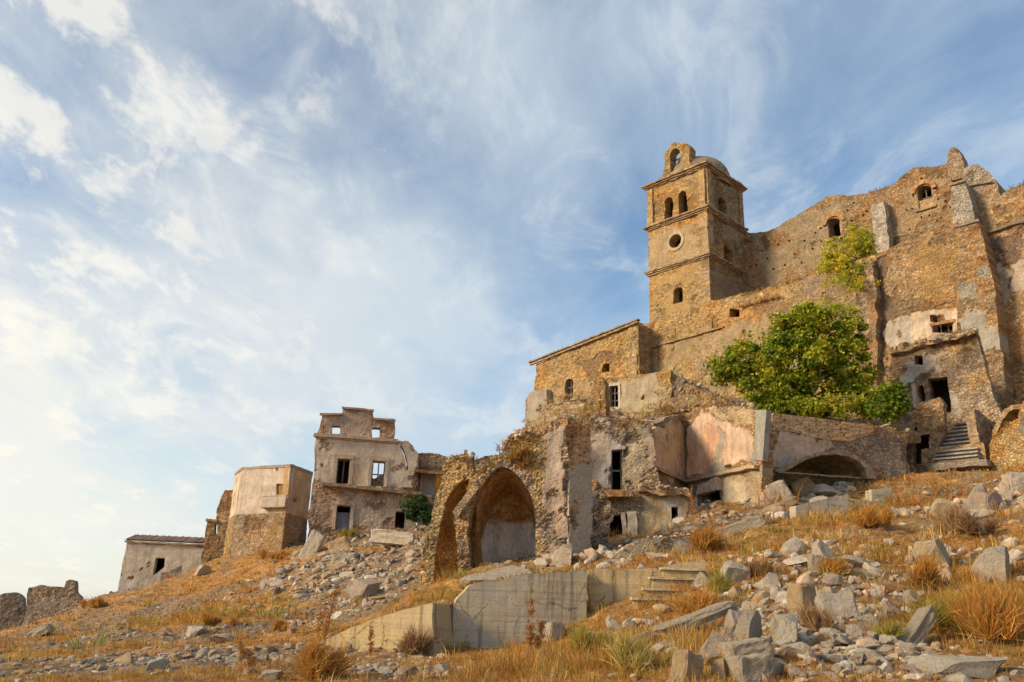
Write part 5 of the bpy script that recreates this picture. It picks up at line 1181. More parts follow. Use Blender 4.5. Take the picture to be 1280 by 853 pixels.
# ------------------------------------------------------------------ trees
def tube(V, F, pts, radii, sides=6):
    pts = np.array(pts, float); k0 = len(V)
    for i, p in enumerate(pts):
        d = pts[min(i+1, len(pts)-1)]-pts[max(i-1, 0)]; d = d/(np.linalg.norm(d)+1e-9)
        a = np.cross(d, [0.3, 0.9, 0.1]); a /= np.linalg.norm(a)+1e-9; b = np.cross(d, a)
        for j in range(sides):
            t_ = 2*math.pi*j/sides; V.append(p+radii[i]*(a*math.cos(t_)+b*math.sin(t_)))
    for i in range(len(pts)-1):
        for j in range(sides):
            F.append((k0+i*sides+j, k0+i*sides+(j+1) % sides, k0+(i+1)*sides+(j+1) % sides, k0+(i+1)*sides+j))
def leaves(centers, rad, per, size, cols, rg, cvar=0.25):
    """leaf quads, folded along the middle, gathered in clumps"""
    n = len(centers)*per
    c = np.repeat(centers, per, 0); cr = np.repeat(rad, per)
    d = rg.normal(size=(n, 3)); d /= np.linalg.norm(d, axis=1, keepdims=True)
    p = c+d*(cr*rg.uniform(0.25, 1.0, n)**0.6)[:, None]*np.array([1, 1, 0.8])
    up = d*0.7+rg.normal(size=(n, 3))*0.6+np.array([0, 0, 0.55]); up /= np.linalg.norm(up, axis=1, keepdims=True)
    a = np.cross(up, rg.normal(size=(n, 3))); a /= np.linalg.norm(a, axis=1, keepdims=True); b = np.cross(up, a)
    s = size*rg.uniform(0.6, 1.3, n)[:, None]
    q = np.stack([p-a*s*0.5, p-b*s*0.38+up*s*0.08, p+a*s*0.55, p+b*s*0.38+up*s*0.08], 1).reshape(-1, 3)
    F = np.arange(n*4).reshape(n, 4)
    F = np.concatenate([F[:, [0, 1, 2]], F[:, [0, 2, 3]]])
    ci = rg.integers(0, len(cols), len(centers)); col = np.array(cols)[np.repeat(ci, per)]*(1+rg.uniform(-cvar, cvar, n))[:, None]
    col = np.repeat(col, 4, 0)
    return q, F, np.concatenate([col, np.ones((len(col), 1))], 1)
def tree(name, label, cat, basep, lobes, Y, nclump, per, lsize, cols, seed, trunk_r=0.16, depth=0.8, clump=0.5, squash=0.7):
    rg = np.random.default_rng(seed)
    t = thing(name, label, cat, basep)
    cl = []; w = np.array([l[2]*l[3] for l in lobes], float); w /= w.sum()
    for l, k in zip(lobes, rg.multinomial(nclump, w)):
        yy = Y+(l[4] if len(l) > 4 else 0); c = at(l[0], l[1], yy); sx_, sz_ = l[2]*yy/FPX, l[3]*yy/FPX
        for _ in range(k):
            d = rg.normal(size=3); d /= np.linalg.norm(d); r_ = rg.uniform(0.3, 1.0)**0.5*rg.choice([1.0, 1.0, 1.0, 1.18])
            cl.append(c+d*r_*np.array([sx_, (sx_+sz_)/2*depth, sz_]))
    cl = np.array(cl); rad = clump*rg.lognormal(-0.12, 0.42, len(cl))
    q, F, c4 = leaves(cl, rad, per, lsize, cols, rg)
    org = np.array(basep)
    crown = link(fast_mesh('crown', q-org, F, c4), 'crown', M_LEAF, t)
    V, Fq = [], []
    cen = cl.mean(0)
    fork = org+(cen-org)*0.3+np.array([0, 0, 0.1])
    tube(V, Fq, [org-np.array([0, 0, 0.4]), org+(fork-org)*0.5+rg.normal(size=3)*0.08, fork], [trunk_r*1.2, trunk_r, trunk_r*0.85], 8)
    trunk = link(fast_mesh('trunk', np.array(V)-org, np.array(Fq), smooth=True), 'trunk', M_BARK, t)
    for i in rg.choice(len(cl), min(18, len(cl)), replace=False):
        V, Fq = [], []
        m1 = fork+(cl[i]-fork)*0.45+rg.normal(size=3)*0.25
        tube(V, Fq, [fork, m1, cl[i]], [trunk_r*0.55, trunk_r*0.35, 0.015], 5)
        link(fast_mesh('limb', np.array(V)-org, np.array(Fq), smooth=True), 'limb', M_BARK, t).parent = trunk
    return t
FIG = ((0.36, 0.39, 0.03), (0.25, 0.31, 0.024), (0.46, 0.47, 0.04), (0.13, 0.20, 0.02), (0.44, 0.43, 0.045), (0.50, 0.44, 0.06))
FIGD = ((0.20, 0.26, 0.025), (0.13, 0.19, 0.02), (0.27, 0.32, 0.03), (0.10, 0.16, 0.02))
pf = at(1010, 530, 47)
tree('fig_tree', 'large spreading green fig tree on the terrace under the church wall', 'tree', tuple(pf),
     [(930, 450, 30, 26), (912, 462, 18, 18), (950, 485, 30, 20, -0.6), (972, 502, 14, 12, -0.8), (985, 425, 30, 24), (1010, 402, 34, 20), (1045, 398, 30, 22), (1066, 415, 16, 22), (1000, 448, 40, 30, -0.6), (1045, 445, 36, 32),
      (1062, 474, 30, 20), (1015, 485, 36, 18), (1080, 498, 24, 14), (962, 450, 26, 24, -0.3), (968, 475, 24, 20, -0.8), (905, 470, 12, 10), (1060, 508, 30, 10, 0.8), (1088, 508, 24, 14, -0.8), (1100, 498, 14, 18, -1.2), (1112, 508, 12, 14, -1.6), (965, 508, 18, 8, -1.0), (1005, 508, 26, 10, -1.4), (1045, 508, 26, 10, -1.4), (895, 452, 8, 10), (1084, 455, 10, 12), (975, 400, 10, 8), (1090, 470, 8, 8), (1030, 512, 28, 8, 1.0), (990, 512, 16, 6, 0.6), (940, 425, 14, 9)],
     46.5, 620, 68, 0.2, FIG, 3, 0.2, depth=0.8, clump=0.46)
YEL = ((0.58, 0.54, 0.045), (0.48, 0.48, 0.04), (0.66, 0.58, 0.05), (0.38, 0.42, 0.04), (0.58, 0.46, 0.05))
yp = TL.px(1064, 330); yY = yp[1]+0.5
tree('yellow_tree', 'small airy yellow-leaved tree growing on the church ledge', 'tree', (yp[0]+TL.n3[0]*-0.6, yp[1]+0.6, yp[2]-0.3),
     [(1052, 312, 26, 22), (1075, 298, 22, 20), (1040, 328, 20, 16), (1064, 335, 28, 16, -0.6), (1084, 318, 14, 18), (1060, 352, 32, 12, -1.4)], yY-0.8, 190, 34, 0.17, YEL, 5, 0.07, depth=0.7, clump=0.42)
bp_ = at(1110, 528, 44.2)
tree('leafy_bush', 'green leafy bush hanging over the terrace end beside the stair house', 'bush', tuple(bp_), [(1106, 504, 18, 14), (1120, 490, 7, 11), (1100, 514, 16, 9), (1130, 508, 8, 5), (1112, 522, 10, 8), (1126, 498, 5, 5)], 44.2, 46, 60, 0.22, FIGD, 8, 0.06, clump=0.42)
bq = at(522, 655, 55.5)
tree('dark_bush', 'dark green round bush in front of the palace annex', 'bush', tuple(bq), [(522, 634, 14, 12), (514, 642, 8, 8), (532, 642, 9, 9)], 55.5, 40, 70, 0.2, ((0.05, 0.10, 0.03), (0.07, 0.125, 0.035), (0.04, 0.08, 0.025)), 9, 0.05, clump=0.4)

# ------------------------------------------------------------------ rocks
def rock_mesh(seed, sub=3, cuts=11, flat=1.0, noise=0.07):
    rg = np.random.default_rng(seed)
    bm = bmesh.new(); bmesh.ops.create_icosphere(bm, subdivisions=sub, radius=1.0)
    v = np.array([x.co[:] for x in bm.verts]); f = np.array([[y.index for y in x.verts] for x in bm.faces]); bm.free()
    for _ in range(cuts):
        n_ = rg.normal(size=3)*np.array([1, 1, 1.1]); n_ /= np.linalg.norm(n_); h = rg.uniform(0.36, 0.72)
        d = v @ n_-h; v = v-np.outer(np.where(d > 0, d, 0), n_)
    v = v+0.5*noise*np.stack([fbm(v[:, 0]*2.3+k*9, v[:, 1]*2.3, v[:, 2]*2.3, seed+k, 4) for k in range(3)], 1)*2
    v = v+0.035*np.stack([fbm(v[:, 0]*7+k*9, v[:, 1]*7, v[:, 2]*7, seed+20+k, 3) for k in range(3)], 1)
    v = v-(v.max(0)+v.min(0))/2; v = v/(v.max(0)-v.min(0))
    return v, f
RV = [rock_mesh(100+i, 3, 9+i % 5) for i in range(14)]
RM = {}
def rock_data(i, mat):
    key = (i % len(RV), mat.name)
    if key not in RM:
        me = fast_mesh('rock', RV[key[0]][0], RV[key[0]][1]); me.materials.append(mat); RM[key] = me
    return RM[key]
def block_data(seed, mat):
    V, F = box_verts(np.zeros(3), (np.array([1., 0, 0]), np.array([0, 1., 0]), Z3), (1, 1, 1), 0.07)
    s_ = 1-0.10*(np.abs(V).max(1) > 0.49)*(np.sort(np.abs(V), 1)[:, 1] > 0.44)
    V = V*s_[:, None]+0.03*np.stack([fbm(V[:, 0]*7+seed, V[:, 1]*7, V[:, 2]*7, seed+9+k, 3) for k in range(3)], 1)+0.05*np.stack([fbm(V[:, 0]*2+seed, V[:, 1]*2, V[:, 2]*2, seed+k, 3) for k in range(3)], 1)*2
    me = fast_mesh('block', V, F); me.materials.append(mat); return me
def rock(px, py, wpx, hpx, mat, label, i=0, rz=0.0, ry=0.0, rx=0.0, deep=0.9, block=False, name='boulder', sink=0.32, cat='rock', group=None):
    g = hit(px, py+hpx*0.5); dist = g[1]
    w, h = wpx*dist/FPX, hpx*dist/FPX
    me = block_data(i+7, mat) if block else rock_data(i, mat)
    o = bpy.data.objects.new(name, me); C.objects.link(o)
    o.scale = (w, w*deep, h*(1+sink)); o.rotation_euler = (R_(rx), R_(ry), R_(rz))
    o.location = (g[0], g[1]+w*deep*0.3, g[2]+h*(0.5-sink*0.5))
    tag(o, label, cat, group); return o
BIG = [
 (872, 783, 100, 26, M_ROCK, 'long pale stone slab lying tilted above the boulder pile', dict(i=1, ry=-20, rz=12, deep=0.35, block=True, name='stone_slab', sink=-0.5)),
 (893, 812, 50, 38, M_ROCKW, 'large rounded grey-ochre boulder under the long tilted slab', dict(i=2, rz=40)),
 (941, 786, 40, 40, M_ROCK, 'angular boulder with pointed top in the middle of the boulder pile', dict(i=3, rz=10)),
 (918, 780, 24, 30, M_ROCKW, 'orange upright stone left of the pointed boulder', dict(i=9, rz=70)),
 (936, 818, 54, 26, M_ROCKW, 'flat ochre block lying on top of a grey cut block', dict(i=4, ry=-10, rz=8, block=True, deep=0.7, sink=0.0)),
 (942, 838, 40, 28, M_ROCK, 'grey cut block under the flat ochre block at the bottom', dict(i=5, ry=-6, rz=14, block=True, deep=0.8)),
 (860, 838, 30, 34, M_ROCKW, 'upright ochre block at the lower left of the boulder pile', dict(i=6, rz=30, block=True, ry=12)),
 (903, 838, 26, 24, M_ROCKW, 'small round ochre stone between two upright blocks', dict(i=11)),
 (986, 788, 36, 38, M_ROCK, 'grey boulder right of the pointed one, dry weeds against it', dict(i=7, rz=55)),
 (1003, 815, 36, 20, M_ROCK, 'pale low stone below the grey boulder at the pile edge', dict(i=8)),
 (965, 840, 40, 20, M_ROCK, 'pale broad stone at the bottom edge right of the blocks', dict(i=10)),
 (1000, 842, 26, 18, M_ROCKW, 'buff stone at the bottom edge, next right of the pale broad one', dict(i=12)),
 (918, 717, 36, 30, M_ROCK, 'blue-grey boulder above the pile beside the ochre grass', dict(i=13, rz=20)),
 (876, 726, 22, 20, M_ROCK, 'small dark grey stone by the concrete steps', dict(i=0)),
 (921, 741, 30, 15, M_ROCKW, 'pale rounded cobble below the blue-grey boulder', dict(i=2, rz=80)),
 (962, 731, 44, 18, M_ROCK, 'flat grey stone right of the blue-grey boulder', dict(i=3, rz=60)),
 (1006, 749, 26, 30, M_ROCKW, 'ochre and grey stump-shaped stone in the middle slope', dict(i=4, rz=25, block=True)),
 (1052, 760, 44, 30, M_ROCK, 'wide grey flagstone tilted in the gravel of the right slope', dict(i=5, rx=-25, block=True, deep=0.5)),
 (1035, 690, 34, 30, M_ROCKW, 'brown rounded boulder above the small pale block', dict(i=6)),
 (1022, 707, 15, 22, M_ROCK, 'small upright pale cut block on the right slope', dict(i=7, block=True, sink=0.0)),
 (1066, 702, 46, 14, M_ROCK, 'long low grey stone right of the upright pale block', dict(i=8, rz=10)),
 (1042, 728, 24, 20, M_ROCKP, 'pinkish rubble stone under the long low grey stone', dict(i=9)),
 (1224, 622, 36, 44, M_ROCKP, 'leaning pink plastered wall fragment high on the right slope', dict(i=5, rz=25, ry=14, deep=0.6, name='wall_fragment')),
 (1240, 628, 26, 24, M_ROCKP, 'broken hollow brick lump right of the pink fragment', dict(i=10, rz=20, block=True)),
 (1262, 612, 22, 30, M_ROCKW, 'upright ochre stone near the right edge below the stump', dict(i=11)),
 (1276, 602, 26, 22, M_ROCK, 'grey block cut by the right edge of the picture', dict(i=12, block=True)),
 (1182, 634, 30, 24, M_ROCKW, 'ochre angular stone left of the pink wall fragment', dict(i=13)),
 (1172, 690, 48, 34, M_ROCKW, 'broad ochre boulder half hidden in orange grass', dict(i=1, rz=70)),
 (1215, 645, 60, 12, M_ROCK, 'long grey ledge stone under the pink wall fragment', dict(i=2, ry=-18, deep=0.5)),
 (1258, 704, 66, 44, M_ROCK, 'large grey rock outcrop at the right edge', dict(i=3, rz=15)),
 (1218, 722, 40, 24, M_ROCK, 'lower grey rock left of the large outcrop', dict(i=5, rz=35)),
 (1152, 782, 18, 48, M_ROCK, 'long white stone slab lying diagonally in the right grass', dict(i=3, ry=42, rz=10, block=True, deep=1.2, name='stone_slab')),
 (1148, 748, 30, 18, M_ROCK, 'grey stone above the white diagonal slab', dict(i=6)),
 (1205, 834, 120, 24, M_ROCK, 'wide flat grey bedrock shelf at the lower right corner', dict(i=7, rz=5, deep=0.5)),
 (1090, 780, 30, 22, M_ROCK, 'pale grey stone at the head of the gravel stream', dict(i=8)),
 (1072, 790, 22, 16, M_ROCK, 'small pale stone beside the gravel stream', dict(i=10, rz=45)),
 (1120, 762, 26, 20, M_ROCKP, 'pinkish cobble on the gravel stream', dict(i=12)),
 (497, 676, 62, 18, M_ROCK, 'big flat tilted floor slab on the rubble below the palace', dict(i=4, ry=6, rz=-15, block=True, deep=0.8, name='stone_slab', sink=-0.1)),
 (388, 682, 18, 28, M_ROCK, 'rounded grey slab leaning against the palace corner', dict(i=9, ry=22, block=True, deep=0.5)),
 (424, 682, 24, 14, M_ROCKW, 'ochre slab tilted on the rubble under the palace door', dict(i=5, ry=-25, block=True, deep=0.5)),
 (430, 698, 32, 12, M_ROCK, 'flat grey slab below the ochre one on the left rubble', dict(i=6, block=True, deep=0.8)),
 (452, 736, 40, 24, M_ROCKP, 'red-brown masonry lump in the rubble above the tan concrete wall', dict(i=7, rz=40)),
 (692, 792, 20, 18, M_ROCKW, 'pale upright stone in front of the grey concrete slab', dict(i=11, rz=30, block=True, ry=8)),
 (770, 782, 24, 20, M_ROCK, 'grey stone at the foot of the concrete steps', dict(i=12)),
 (785, 805, 60, 8, M_ROCK, 'thin broken concrete beam in the grass below the steps', dict(i=8, ry=-22, block=True, deep=0.16, name='concrete_beam')),
 (625, 720, 100, 26, M_ROCK, 'broad pale rock under the great vault behind the concrete slab', dict(i=2, rz=10, deep=0.5)),
 (708, 693, 44, 26, M_ROCKW, 'tumbled masonry heap right of the great vault', dict(i=3, rz=45, deep=0.8)),
 (738, 697, 24, 14, M_ROCKW, 'ochre stone in front of the lower dark doorway', dict(i=5)),
 (976, 617, 26, 26, M_ROCK, 'tilted pale block in the mouth of the buried arch', dict(i=9, ry=-30, block=True)),
 (962, 625, 20, 22, M_ROCKW, 'ochre block left of the tilted pale one in the arch', dict(i=10, ry=20, block=True)),
 (1006, 612, 26, 20, M_ROCKW, 'brown block right of the tilted pale one in the arch', dict(i=11, ry=-25, block=True)),
 (1040, 612, 40, 16, M_ROCK, 'heap of grey rubble inside the buried arch', dict(i=6)),
 (968, 637, 58, 10, M_ROCKW, 'long pale beam sloping down from the buried arch', dict(i=12, ry=-23, block=True, deep=0.18, name='stone_beam', sink=0.0)),
 (925, 660, 70, 12, M_ROCK, 'low grey stone kerb sloping below the pale beam', dict(i=13, ry=-20, block=True, deep=0.25, name='stone_beam')),
 (47, 791, 26, 8, M_ROCK, 'thin grey slab alone on the far left slope', dict(i=1, ry=-28, block=True, deep=0.5)),
 (152, 824, 24, 14, M_ROCKW, 'brown mound-shaped rock at the lower left', dict(i=2)),
 (192, 832, 28, 14, M_ROCK, 'grey rock right of the brown mound at lower left', dict(i=3)),
 (240, 790, 26, 12, M_ROCK, 'grey rock in the middle of the left slope', dict(i=4)),
 (278, 799, 30, 12, M_ROCK, 'flat grey rock right of the left slope centre', dict(i=8, rz=30)),
 (365, 784, 10, 16, M_ROCKP, 'small pale pink upright stone on the left slope', dict(i=9)),
 (250, 714, 20, 13, M_ROCK, 'grey rock beneath the ragged standing wall', dict(i=10)),
 (335, 845, 30, 12, M_ROCK, 'low grey rock at the bottom left of centre', dict(i=7)),
]
for px, py, w_, h_, m_, lab, kw in BIG: rock(px, py, w_, h_, m_, lab, **kw)

def blob_mask(x, y, spots):
    r_ = np.zeros_like(x)
    for (px, py, rad, amp) in spots:
        c = hit(px, py); r_ = r_+amp*np.exp(-((x-c[0])**2+(y-c[1])**2)/(2*rad*rad))
    return r_
STONY = [(1080, 800, 1.0, 0.9), (1060, 830, 0.9, 0.9), (1040, 760, 1.2, 0.7), (960, 760, 1.4, 0.8), (930, 800, 1.0, 0.9), (450, 690, 4, 0.9), (420, 730, 4, 0.8), (330, 740, 5, 0.25), (480, 740, 3, 0.6), (420, 820, 1.6, 0.5), (500, 842, 1.2, 0.55), (590, 838, 1.2, 0.4),
         (300, 800, 3, 0.1), (1040, 700, 1.6, 0.6), (520, 765, 2, 0.3), (1240, 700, 1.2, 0.6), (1200, 640, 1.8, 0.5), (700, 695, 2, 0.6), (270, 820, 2, 0.15)]
GRASSY = [(1150, 720, 2.2, 0.6), (1230, 770, 1.6, 0.8), (900, 690, 2, 0.5), (1000, 640, 3, 0.4), (1120, 640, 3, 0.5), (720, 830, 1.3, 0.7), (760, 810, 1.2, 0.6), (600, 845, 1.2, 0.2), (850, 760, 0.9, 0.8), (1100, 690, 1.5, 0.3),
          (250, 770, 4, 0.25), (170, 760, 5, 0.3), (330, 730, 3, 0.3), (60, 800, 6, 0.2), (560, 715, 2, 0.7), (640, 712, 2, 0.3), (1200, 600, 3, 0.4), (830, 820, 1.0, 0.6)]
def scatter(n, rmin, rmax, rg, a0=-37, a1=39):
    a = np.radians(rg.uniform(a0, a1, n)); r_ = np.exp(rg.uniform(math.log(rmin), math.log(rmax), n))
    return r_*np.sin(a), r_*np.cos(a)
rg = np.random.default_rng(44)
sx_, sy_ = scatter(9000, 8.5, 72, rg)
for _px, _py in ((890, 800), (950, 770), (1000, 800), (1060, 800), (930, 835), (1080, 830), (980, 740), (1040, 720), (1100, 770), (900, 760)):
    _c = hit(_px, _py); sx_ = np.concatenate([sx_, _c[0]+rg.normal(size=14)*0.55]); sy_ = np.concatenate([sy_, _c[1]+rg.normal(size=14)*1.1])
stony = -dryness(sx_, sy_)+0.15+blob_mask(sx_, sy_, STONY)-blob_mask(sx_, sy_, GRASSY)*0.8
# countable stones
stony[9000:] += 0.8
pick = np.argsort(-(stony+rg.uniform(0, 0.9, len(stony))))[:300]
mats = (M_ROCK, M_ROCK, M_ROCKW, M_ROCKP, M_ROCK)
for n_, i in enumerate(pick):
    x, y = sx_[i], sy_[i]; dd = math.hypot(x, y)
    s_ = rg.uniform(0.010, 0.019)*dd*rg.uniform(0.7, 1.25)
    s_ = min(s_, 0.5 if x > 0 else 0.38)
    o = bpy.data.objects.new('rock', rock_data(n_, mats[n_ % 5])); C.objects.link(o)
    o.scale = (s_*rg.uniform(0.8, 1.5), s_*rg.uniform(0.7, 1.2), s_*rg.uniform(0.45, 0.8))
    o.rotation_euler = (rg.normal()*0.25, rg.normal()*0.25, rg.uniform(0, 6.28))
    o.location = (x, y, float(ground_z(x, y))+s_*0.15)
    tag(o, 'loose broken stone among many strewn over the slope', 'rock', 'loose stones strewn over the slope')
# the uncountable rubble
bm = bmesh.new(); bmesh.ops.create_icosphere(bm, subdivisions=1, radius=1.0); iv = np.array([x.co[:] for x in bm.verts]); if_ = np.array([[y.index for y in x.verts] for x in bm.faces]); bm.free()
def rubble(name, x, y, z, size, rg, pal):
    n = len(x); R = rg.normal(size=(n, len(iv)))*0.16
    v = iv[None]*(1+R)[..., None]
    v = np.clip(v, -0.75, 0.75)
    v = v*np.stack([rg.uniform(0.7, 1.4, n), rg.uniform(0.6, 1.1, n), rg.uniform(0.4, 0.8, n)], 1)[:, None, :]
    a = rg.uniform(0, 6.28, n); tx = rg.normal(size=n)*0.35
    ca, sa, ct, st_ = np.cos(a)[:, None], np.sin(a)[:, None], np.cos(tx)[:, None], np.sin(tx)[:, None]
    X, Yv, Zv = v[..., 0], v[..., 1]*ct-v[..., 2]*st_, v[..., 1]*st_+v[..., 2]*ct
    v = np.stack([X*ca-Yv*sa, X*sa+Yv*ca, Zv], -1)*size[:, None, None]+np.stack([x, y, z], 1)[:, None, :]
    F = (if_[None]+np.arange(n)[:, None, None]*len(iv)).reshape(-1, 3)
    c = np.array(pal)[rg.integers(0, len(pal), n)]*(rg.uniform(0.7, 1.25, n))[:, None]
    c4 = np.concatenate([np.repeat(c, len(iv), 0), np.full((n*len(iv), 1), 0.0)], 1)
    o = link(fast_mesh(name, v.reshape(-1, 3), F, c4), name, M_WALL); o['kind'] = 'stuff'; return o
STONEPAL = ((0.37, 0.30, 0.22), (0.42, 0.34, 0.255), (0.30, 0.235, 0.17), (0.42, 0.305, 0.19), (0.38, 0.245, 0.13), (0.48, 0.41, 0.33))
sx_, sy_ = scatter(90000, 8.5, 75, rg)
stony = -dryness(sx_, sy_)+0.10+blob_mask(sx_, sy_, STONY)-blob_mask(sx_, sy_, GRASSY)*0.8
keep = stony+rg.normal(size=len(sx_))*0.25 > 0.24
sx_, sy_ = sx_[keep][:9500], sy_[keep][:9500]
dd = np.hypot(sx_, sy_); sz_ = np.minimum(dd*rg.lognormal(math.log(0.0022), 0.65, len(sx_)), 0.13)
o = rubble('rubble', sx_, sy_, ground_z(sx_, sy_)+sz_*0.1, sz_, rg, STONEPAL)
o['label'] = 'small grey and buff stone rubble scattered over the hillside'; o['category'] = 'rubble'

# broken stones heaped on the right hand slope
PILE = [(870, 800, 0.6), (910, 790, 0.7), (950, 800, 0.7), (940, 840, 0.6), (990, 790, 0.7), (1000, 830, 0.6), (1050, 800, 0.8), (1060, 840, 0.6), (1090, 790, 0.7), (1030, 760, 0.8), (990, 750, 0.9), (950, 750, 0.8), (920, 730, 0.8), (1060, 730, 0.9), (1030, 700, 1.0), (1080, 700, 1.0),
        (1000, 690, 1.1), (1130, 760, 0.6), (1230, 640, 1.2), (1200, 650, 1.2), (1260, 620, 1.2), (1180, 640, 1.2), (1250, 690, 0.9), (1210, 720, 0.8), (980, 630, 1.3), (1010, 620, 1.2), (1040, 618, 1.0), (700, 700, 1.3), (740, 700, 1.2), (870, 655, 1.5), (910, 650, 1.3), (800, 690, 1.2), (455, 690, 3.0), (430, 715, 2.6), (490, 705, 2.2), (400, 700, 2.6), (480, 745, 1.8), (1150, 830, 0.5), (1110, 850, 0.6), (780, 790, 0.5), (450, 665, 2)]
px_, py_, ps_ = [], [], []
for (a_, b_, rad_) in PILE:
    c_ = hit(a_, b_); k_ = 46
    px_.append(c_[0]+rg.normal(size=k_)*rad_); py_.append(c_[1]+rg.normal(size=k_)*rad_*1.6); ps_.append(np.full(k_, c_[1]))
px_, py_, ps_ = map(np.concatenate, (px_, py_, ps_))
bm = bmesh.new(); bmesh.ops.create_icosphere(bm, subdivisions=2, radius=1.0); iv2 = np.array([x.co[:] for x in bm.verts]); if2 = np.array([[y.index for y in x.verts] for x in bm.faces]); bm.free()
pz_ = ground_z(px_, py_)
ex = []
for K_, k_, sp_ in (([(640, 556, 45), (664, 546, 46), (690, 533, 46), (722, 521, 46)], 70, 0.5), ([(684, 516, 64), (700, 508, 64), (730, 501, 60)], 40, 0.5), ([(745, 534, 42), (790, 532, 43), (815, 528, 43)], 60, 0.4), ([(790, 530, 50), (830, 520, 50)], 40, 0.6),
                   ([(840, 520, 47), (870, 512, 46), (905, 506, 45), (940, 514, 43)], 90, 0.4), ([(850, 472, 50.6), (884, 490, 50.6), (925, 509, 50.6), (946, 519, 50.6)], 50, 0.15), ([(1098, 534, 44), (1135, 546, 45)], 40, 0.3), ([(1120, 436, 46), (1170, 426, 46), (1220, 414, 45.5)], 50, 0.25),
                   ([(747, 617, 39.1), (791, 616, 39.1)], 16, 0.15), ([(800, 608, 39), (860, 614, 39)], 40, 0.2), ([(562, 573, 34), (588, 572, 34)], 20, 0.2), ([(592, 608, 33.2), (624, 577, 33.2)], 30, 0.15), ([(632, 550, 33.4), (660, 540, 33.4)], 20, 0.15), ([(770, 688, 27), (830, 672, 27), (880, 668, 27)], 60, 0.3)):
    K_ = np.array([at(*p) for p in K_])
    for _ in range(k_):
        f = rg.uniform(0, len(K_)-1.001); i = int(f); p_ = K_[i]+(K_[i+1]-K_[i])*(f-i); ex.append((p_[0]+rg.normal()*sp_*0.4, p_[1]+rg.normal()*sp_, p_[2]+0.02))
ex = np.array(ex); px_ = np.concatenate([px_, ex[:, 0]]); py_ = np.concatenate([py_, ex[:, 1]]); pz_ = np.concatenate([pz_, ex[:, 2]]); ps_ = np.concatenate([ps_, ex[:, 1]*0.42])
n_ = len(px_); v = np.repeat(iv2[None], n_, 0)
for _ in range(7):
    nn = rg.normal(size=(n_, 3)); nn /= np.linalg.norm(nn, axis=1, keepdims=True); hh = rg.uniform(0.3, 0.7, n_)
    d_ = np.einsum('nvk,nk->nv', v, nn)-hh[:, None]; v = v-np.where(d_ > 0, d_, 0)[..., None]*nn[:, None, :]
v = v*rg.lognormal(0, 0.25, (n_, 1, 3))*np.array([1.1, 1.0, 0.75]); v = v+rg.normal(size=v.shape)*0.02
sz_ = np.minimum(ps_*rg.lognormal(math.log(0.0052), 0.42, n_), 0.36)
v = v*sz_[:, None, None]+np.stack([px_, py_, pz_+sz_*0.12], 1)[:, None, :]
F = (if2[None]+np.arange(n_)[:, None, None]*len(iv2)).reshape(-1, 3)
PILEPAL = np.array(((0.44, 0.375, 0.30), (0.51, 0.43, 0.34), (0.37, 0.315, 0.25), (0.50, 0.35, 0.19), (0.50, 0.36, 0.25), (0.54, 0.48, 0.39)))
c_ = PILEPAL[rg.integers(0, 6, n_)]*rg.uniform(0.75, 1.15, n_)[:, None]; c4 = np.concatenate([np.repeat(c_, len(iv2), 0), np.zeros((n_*len(iv2), 1))], 1)
o = link(fast_mesh('broken_stones', v.reshape(-1, 3), F, c4), 'broken_stones', M_WALL); o['kind'] = 'stuff'; o['label'] = 'heaps of pale broken building stones on the slope'; o['category'] = 'rubble'

# ------------------------------------------------------------------ dry grass
def blades(bx, by, bz, h, n_per, spread, cols, rg, wid, lean=0.55):
    nt = len(bx); n = nt*n_per
    T = np.repeat(np.arange(nt), n_per)
    a = rg.uniform(0, 6.28, n); rr = spread[T]*np.sqrt(rg.uniform(0, 1, n))
    p = np.stack([bx[T]+rr*np.cos(a), by[T]+rr*np.sin(a), bz[T]-0.03], 1)
    hh = h[T]*rg.uniform(0.45, 1.15, n)
    la = a+rg.normal(size=n)*0.9; ln = np.abs(rg.normal(size=n))*lean
    d = np.stack([np.cos(la)*ln, np.sin(la)*ln, np.ones(n)], 1); d /= np.linalg.norm(d, axis=1, keepdims=True)
    d2 = np.stack([np.cos(la)*ln*2.2, np.sin(la)*ln*2.2, np.full(n, 0.75)], 1); d2 /= np.linalg.norm(d2, axis=1, keepdims=True)
    sa = rg.uniform(0, 6.28, n); s = np.stack([np.cos(sa), np.sin(sa), np.zeros(n)], 1)*(wid[T]*rg.uniform(0.6, 1.3, n))[:, None]
    m = p+d*(hh*0.55)[:, None]; e = m+d2*(hh*0.5)[:, None]
    V = np.stack([p-s, p+s, m+s*0.7, m-s*0.7, e], 1).reshape(-1, 3)
    k = np.arange(n)*5
    F4 = np.stack([k, k+1, k+2, k+3], 1); F3 = np.stack([k+3, k+2, k+4], 1)
    c = cols[T]*(rg.uniform(0.6, 1.3, n))[:, None]
    c = np.repeat(c, 5, 0)
    return V, F4, F3, np.concatenate([c, np.ones((len(c), 1))], 1)
GC = np.array(((0.60, 0.29, 0.055), (0.64, 0.36, 0.085), (0.52, 0.22, 0.045), (0.70, 0.49, 0.19), (0.46, 0.20, 0.05), (0.60, 0.40, 0.10)))
GG = np.array(((0.30, 0.30, 0.06), (0.38, 0.34, 0.07), (0.22, 0.25, 0.05)))
GREEN = [(1065, 632, 1.6, 1.0), (1085, 625, 1.6, 0.7), (985, 655, 1.4, 0.7), (930, 680, 1.5, 0.4), (700, 845, 1.0, 0.3), (740, 790, 0.8, 0.5), (560, 745, 1.2, 0.9), (520, 820, 0.8, 0.7), (575, 735, 1.0, 0.8), (800, 850, 0.7, 0.35), (1130, 650, 1.5, 0.4), (370, 760, 2, 0.4), (470, 700, 2, 0.4), (620, 730, 1, 0.4)]
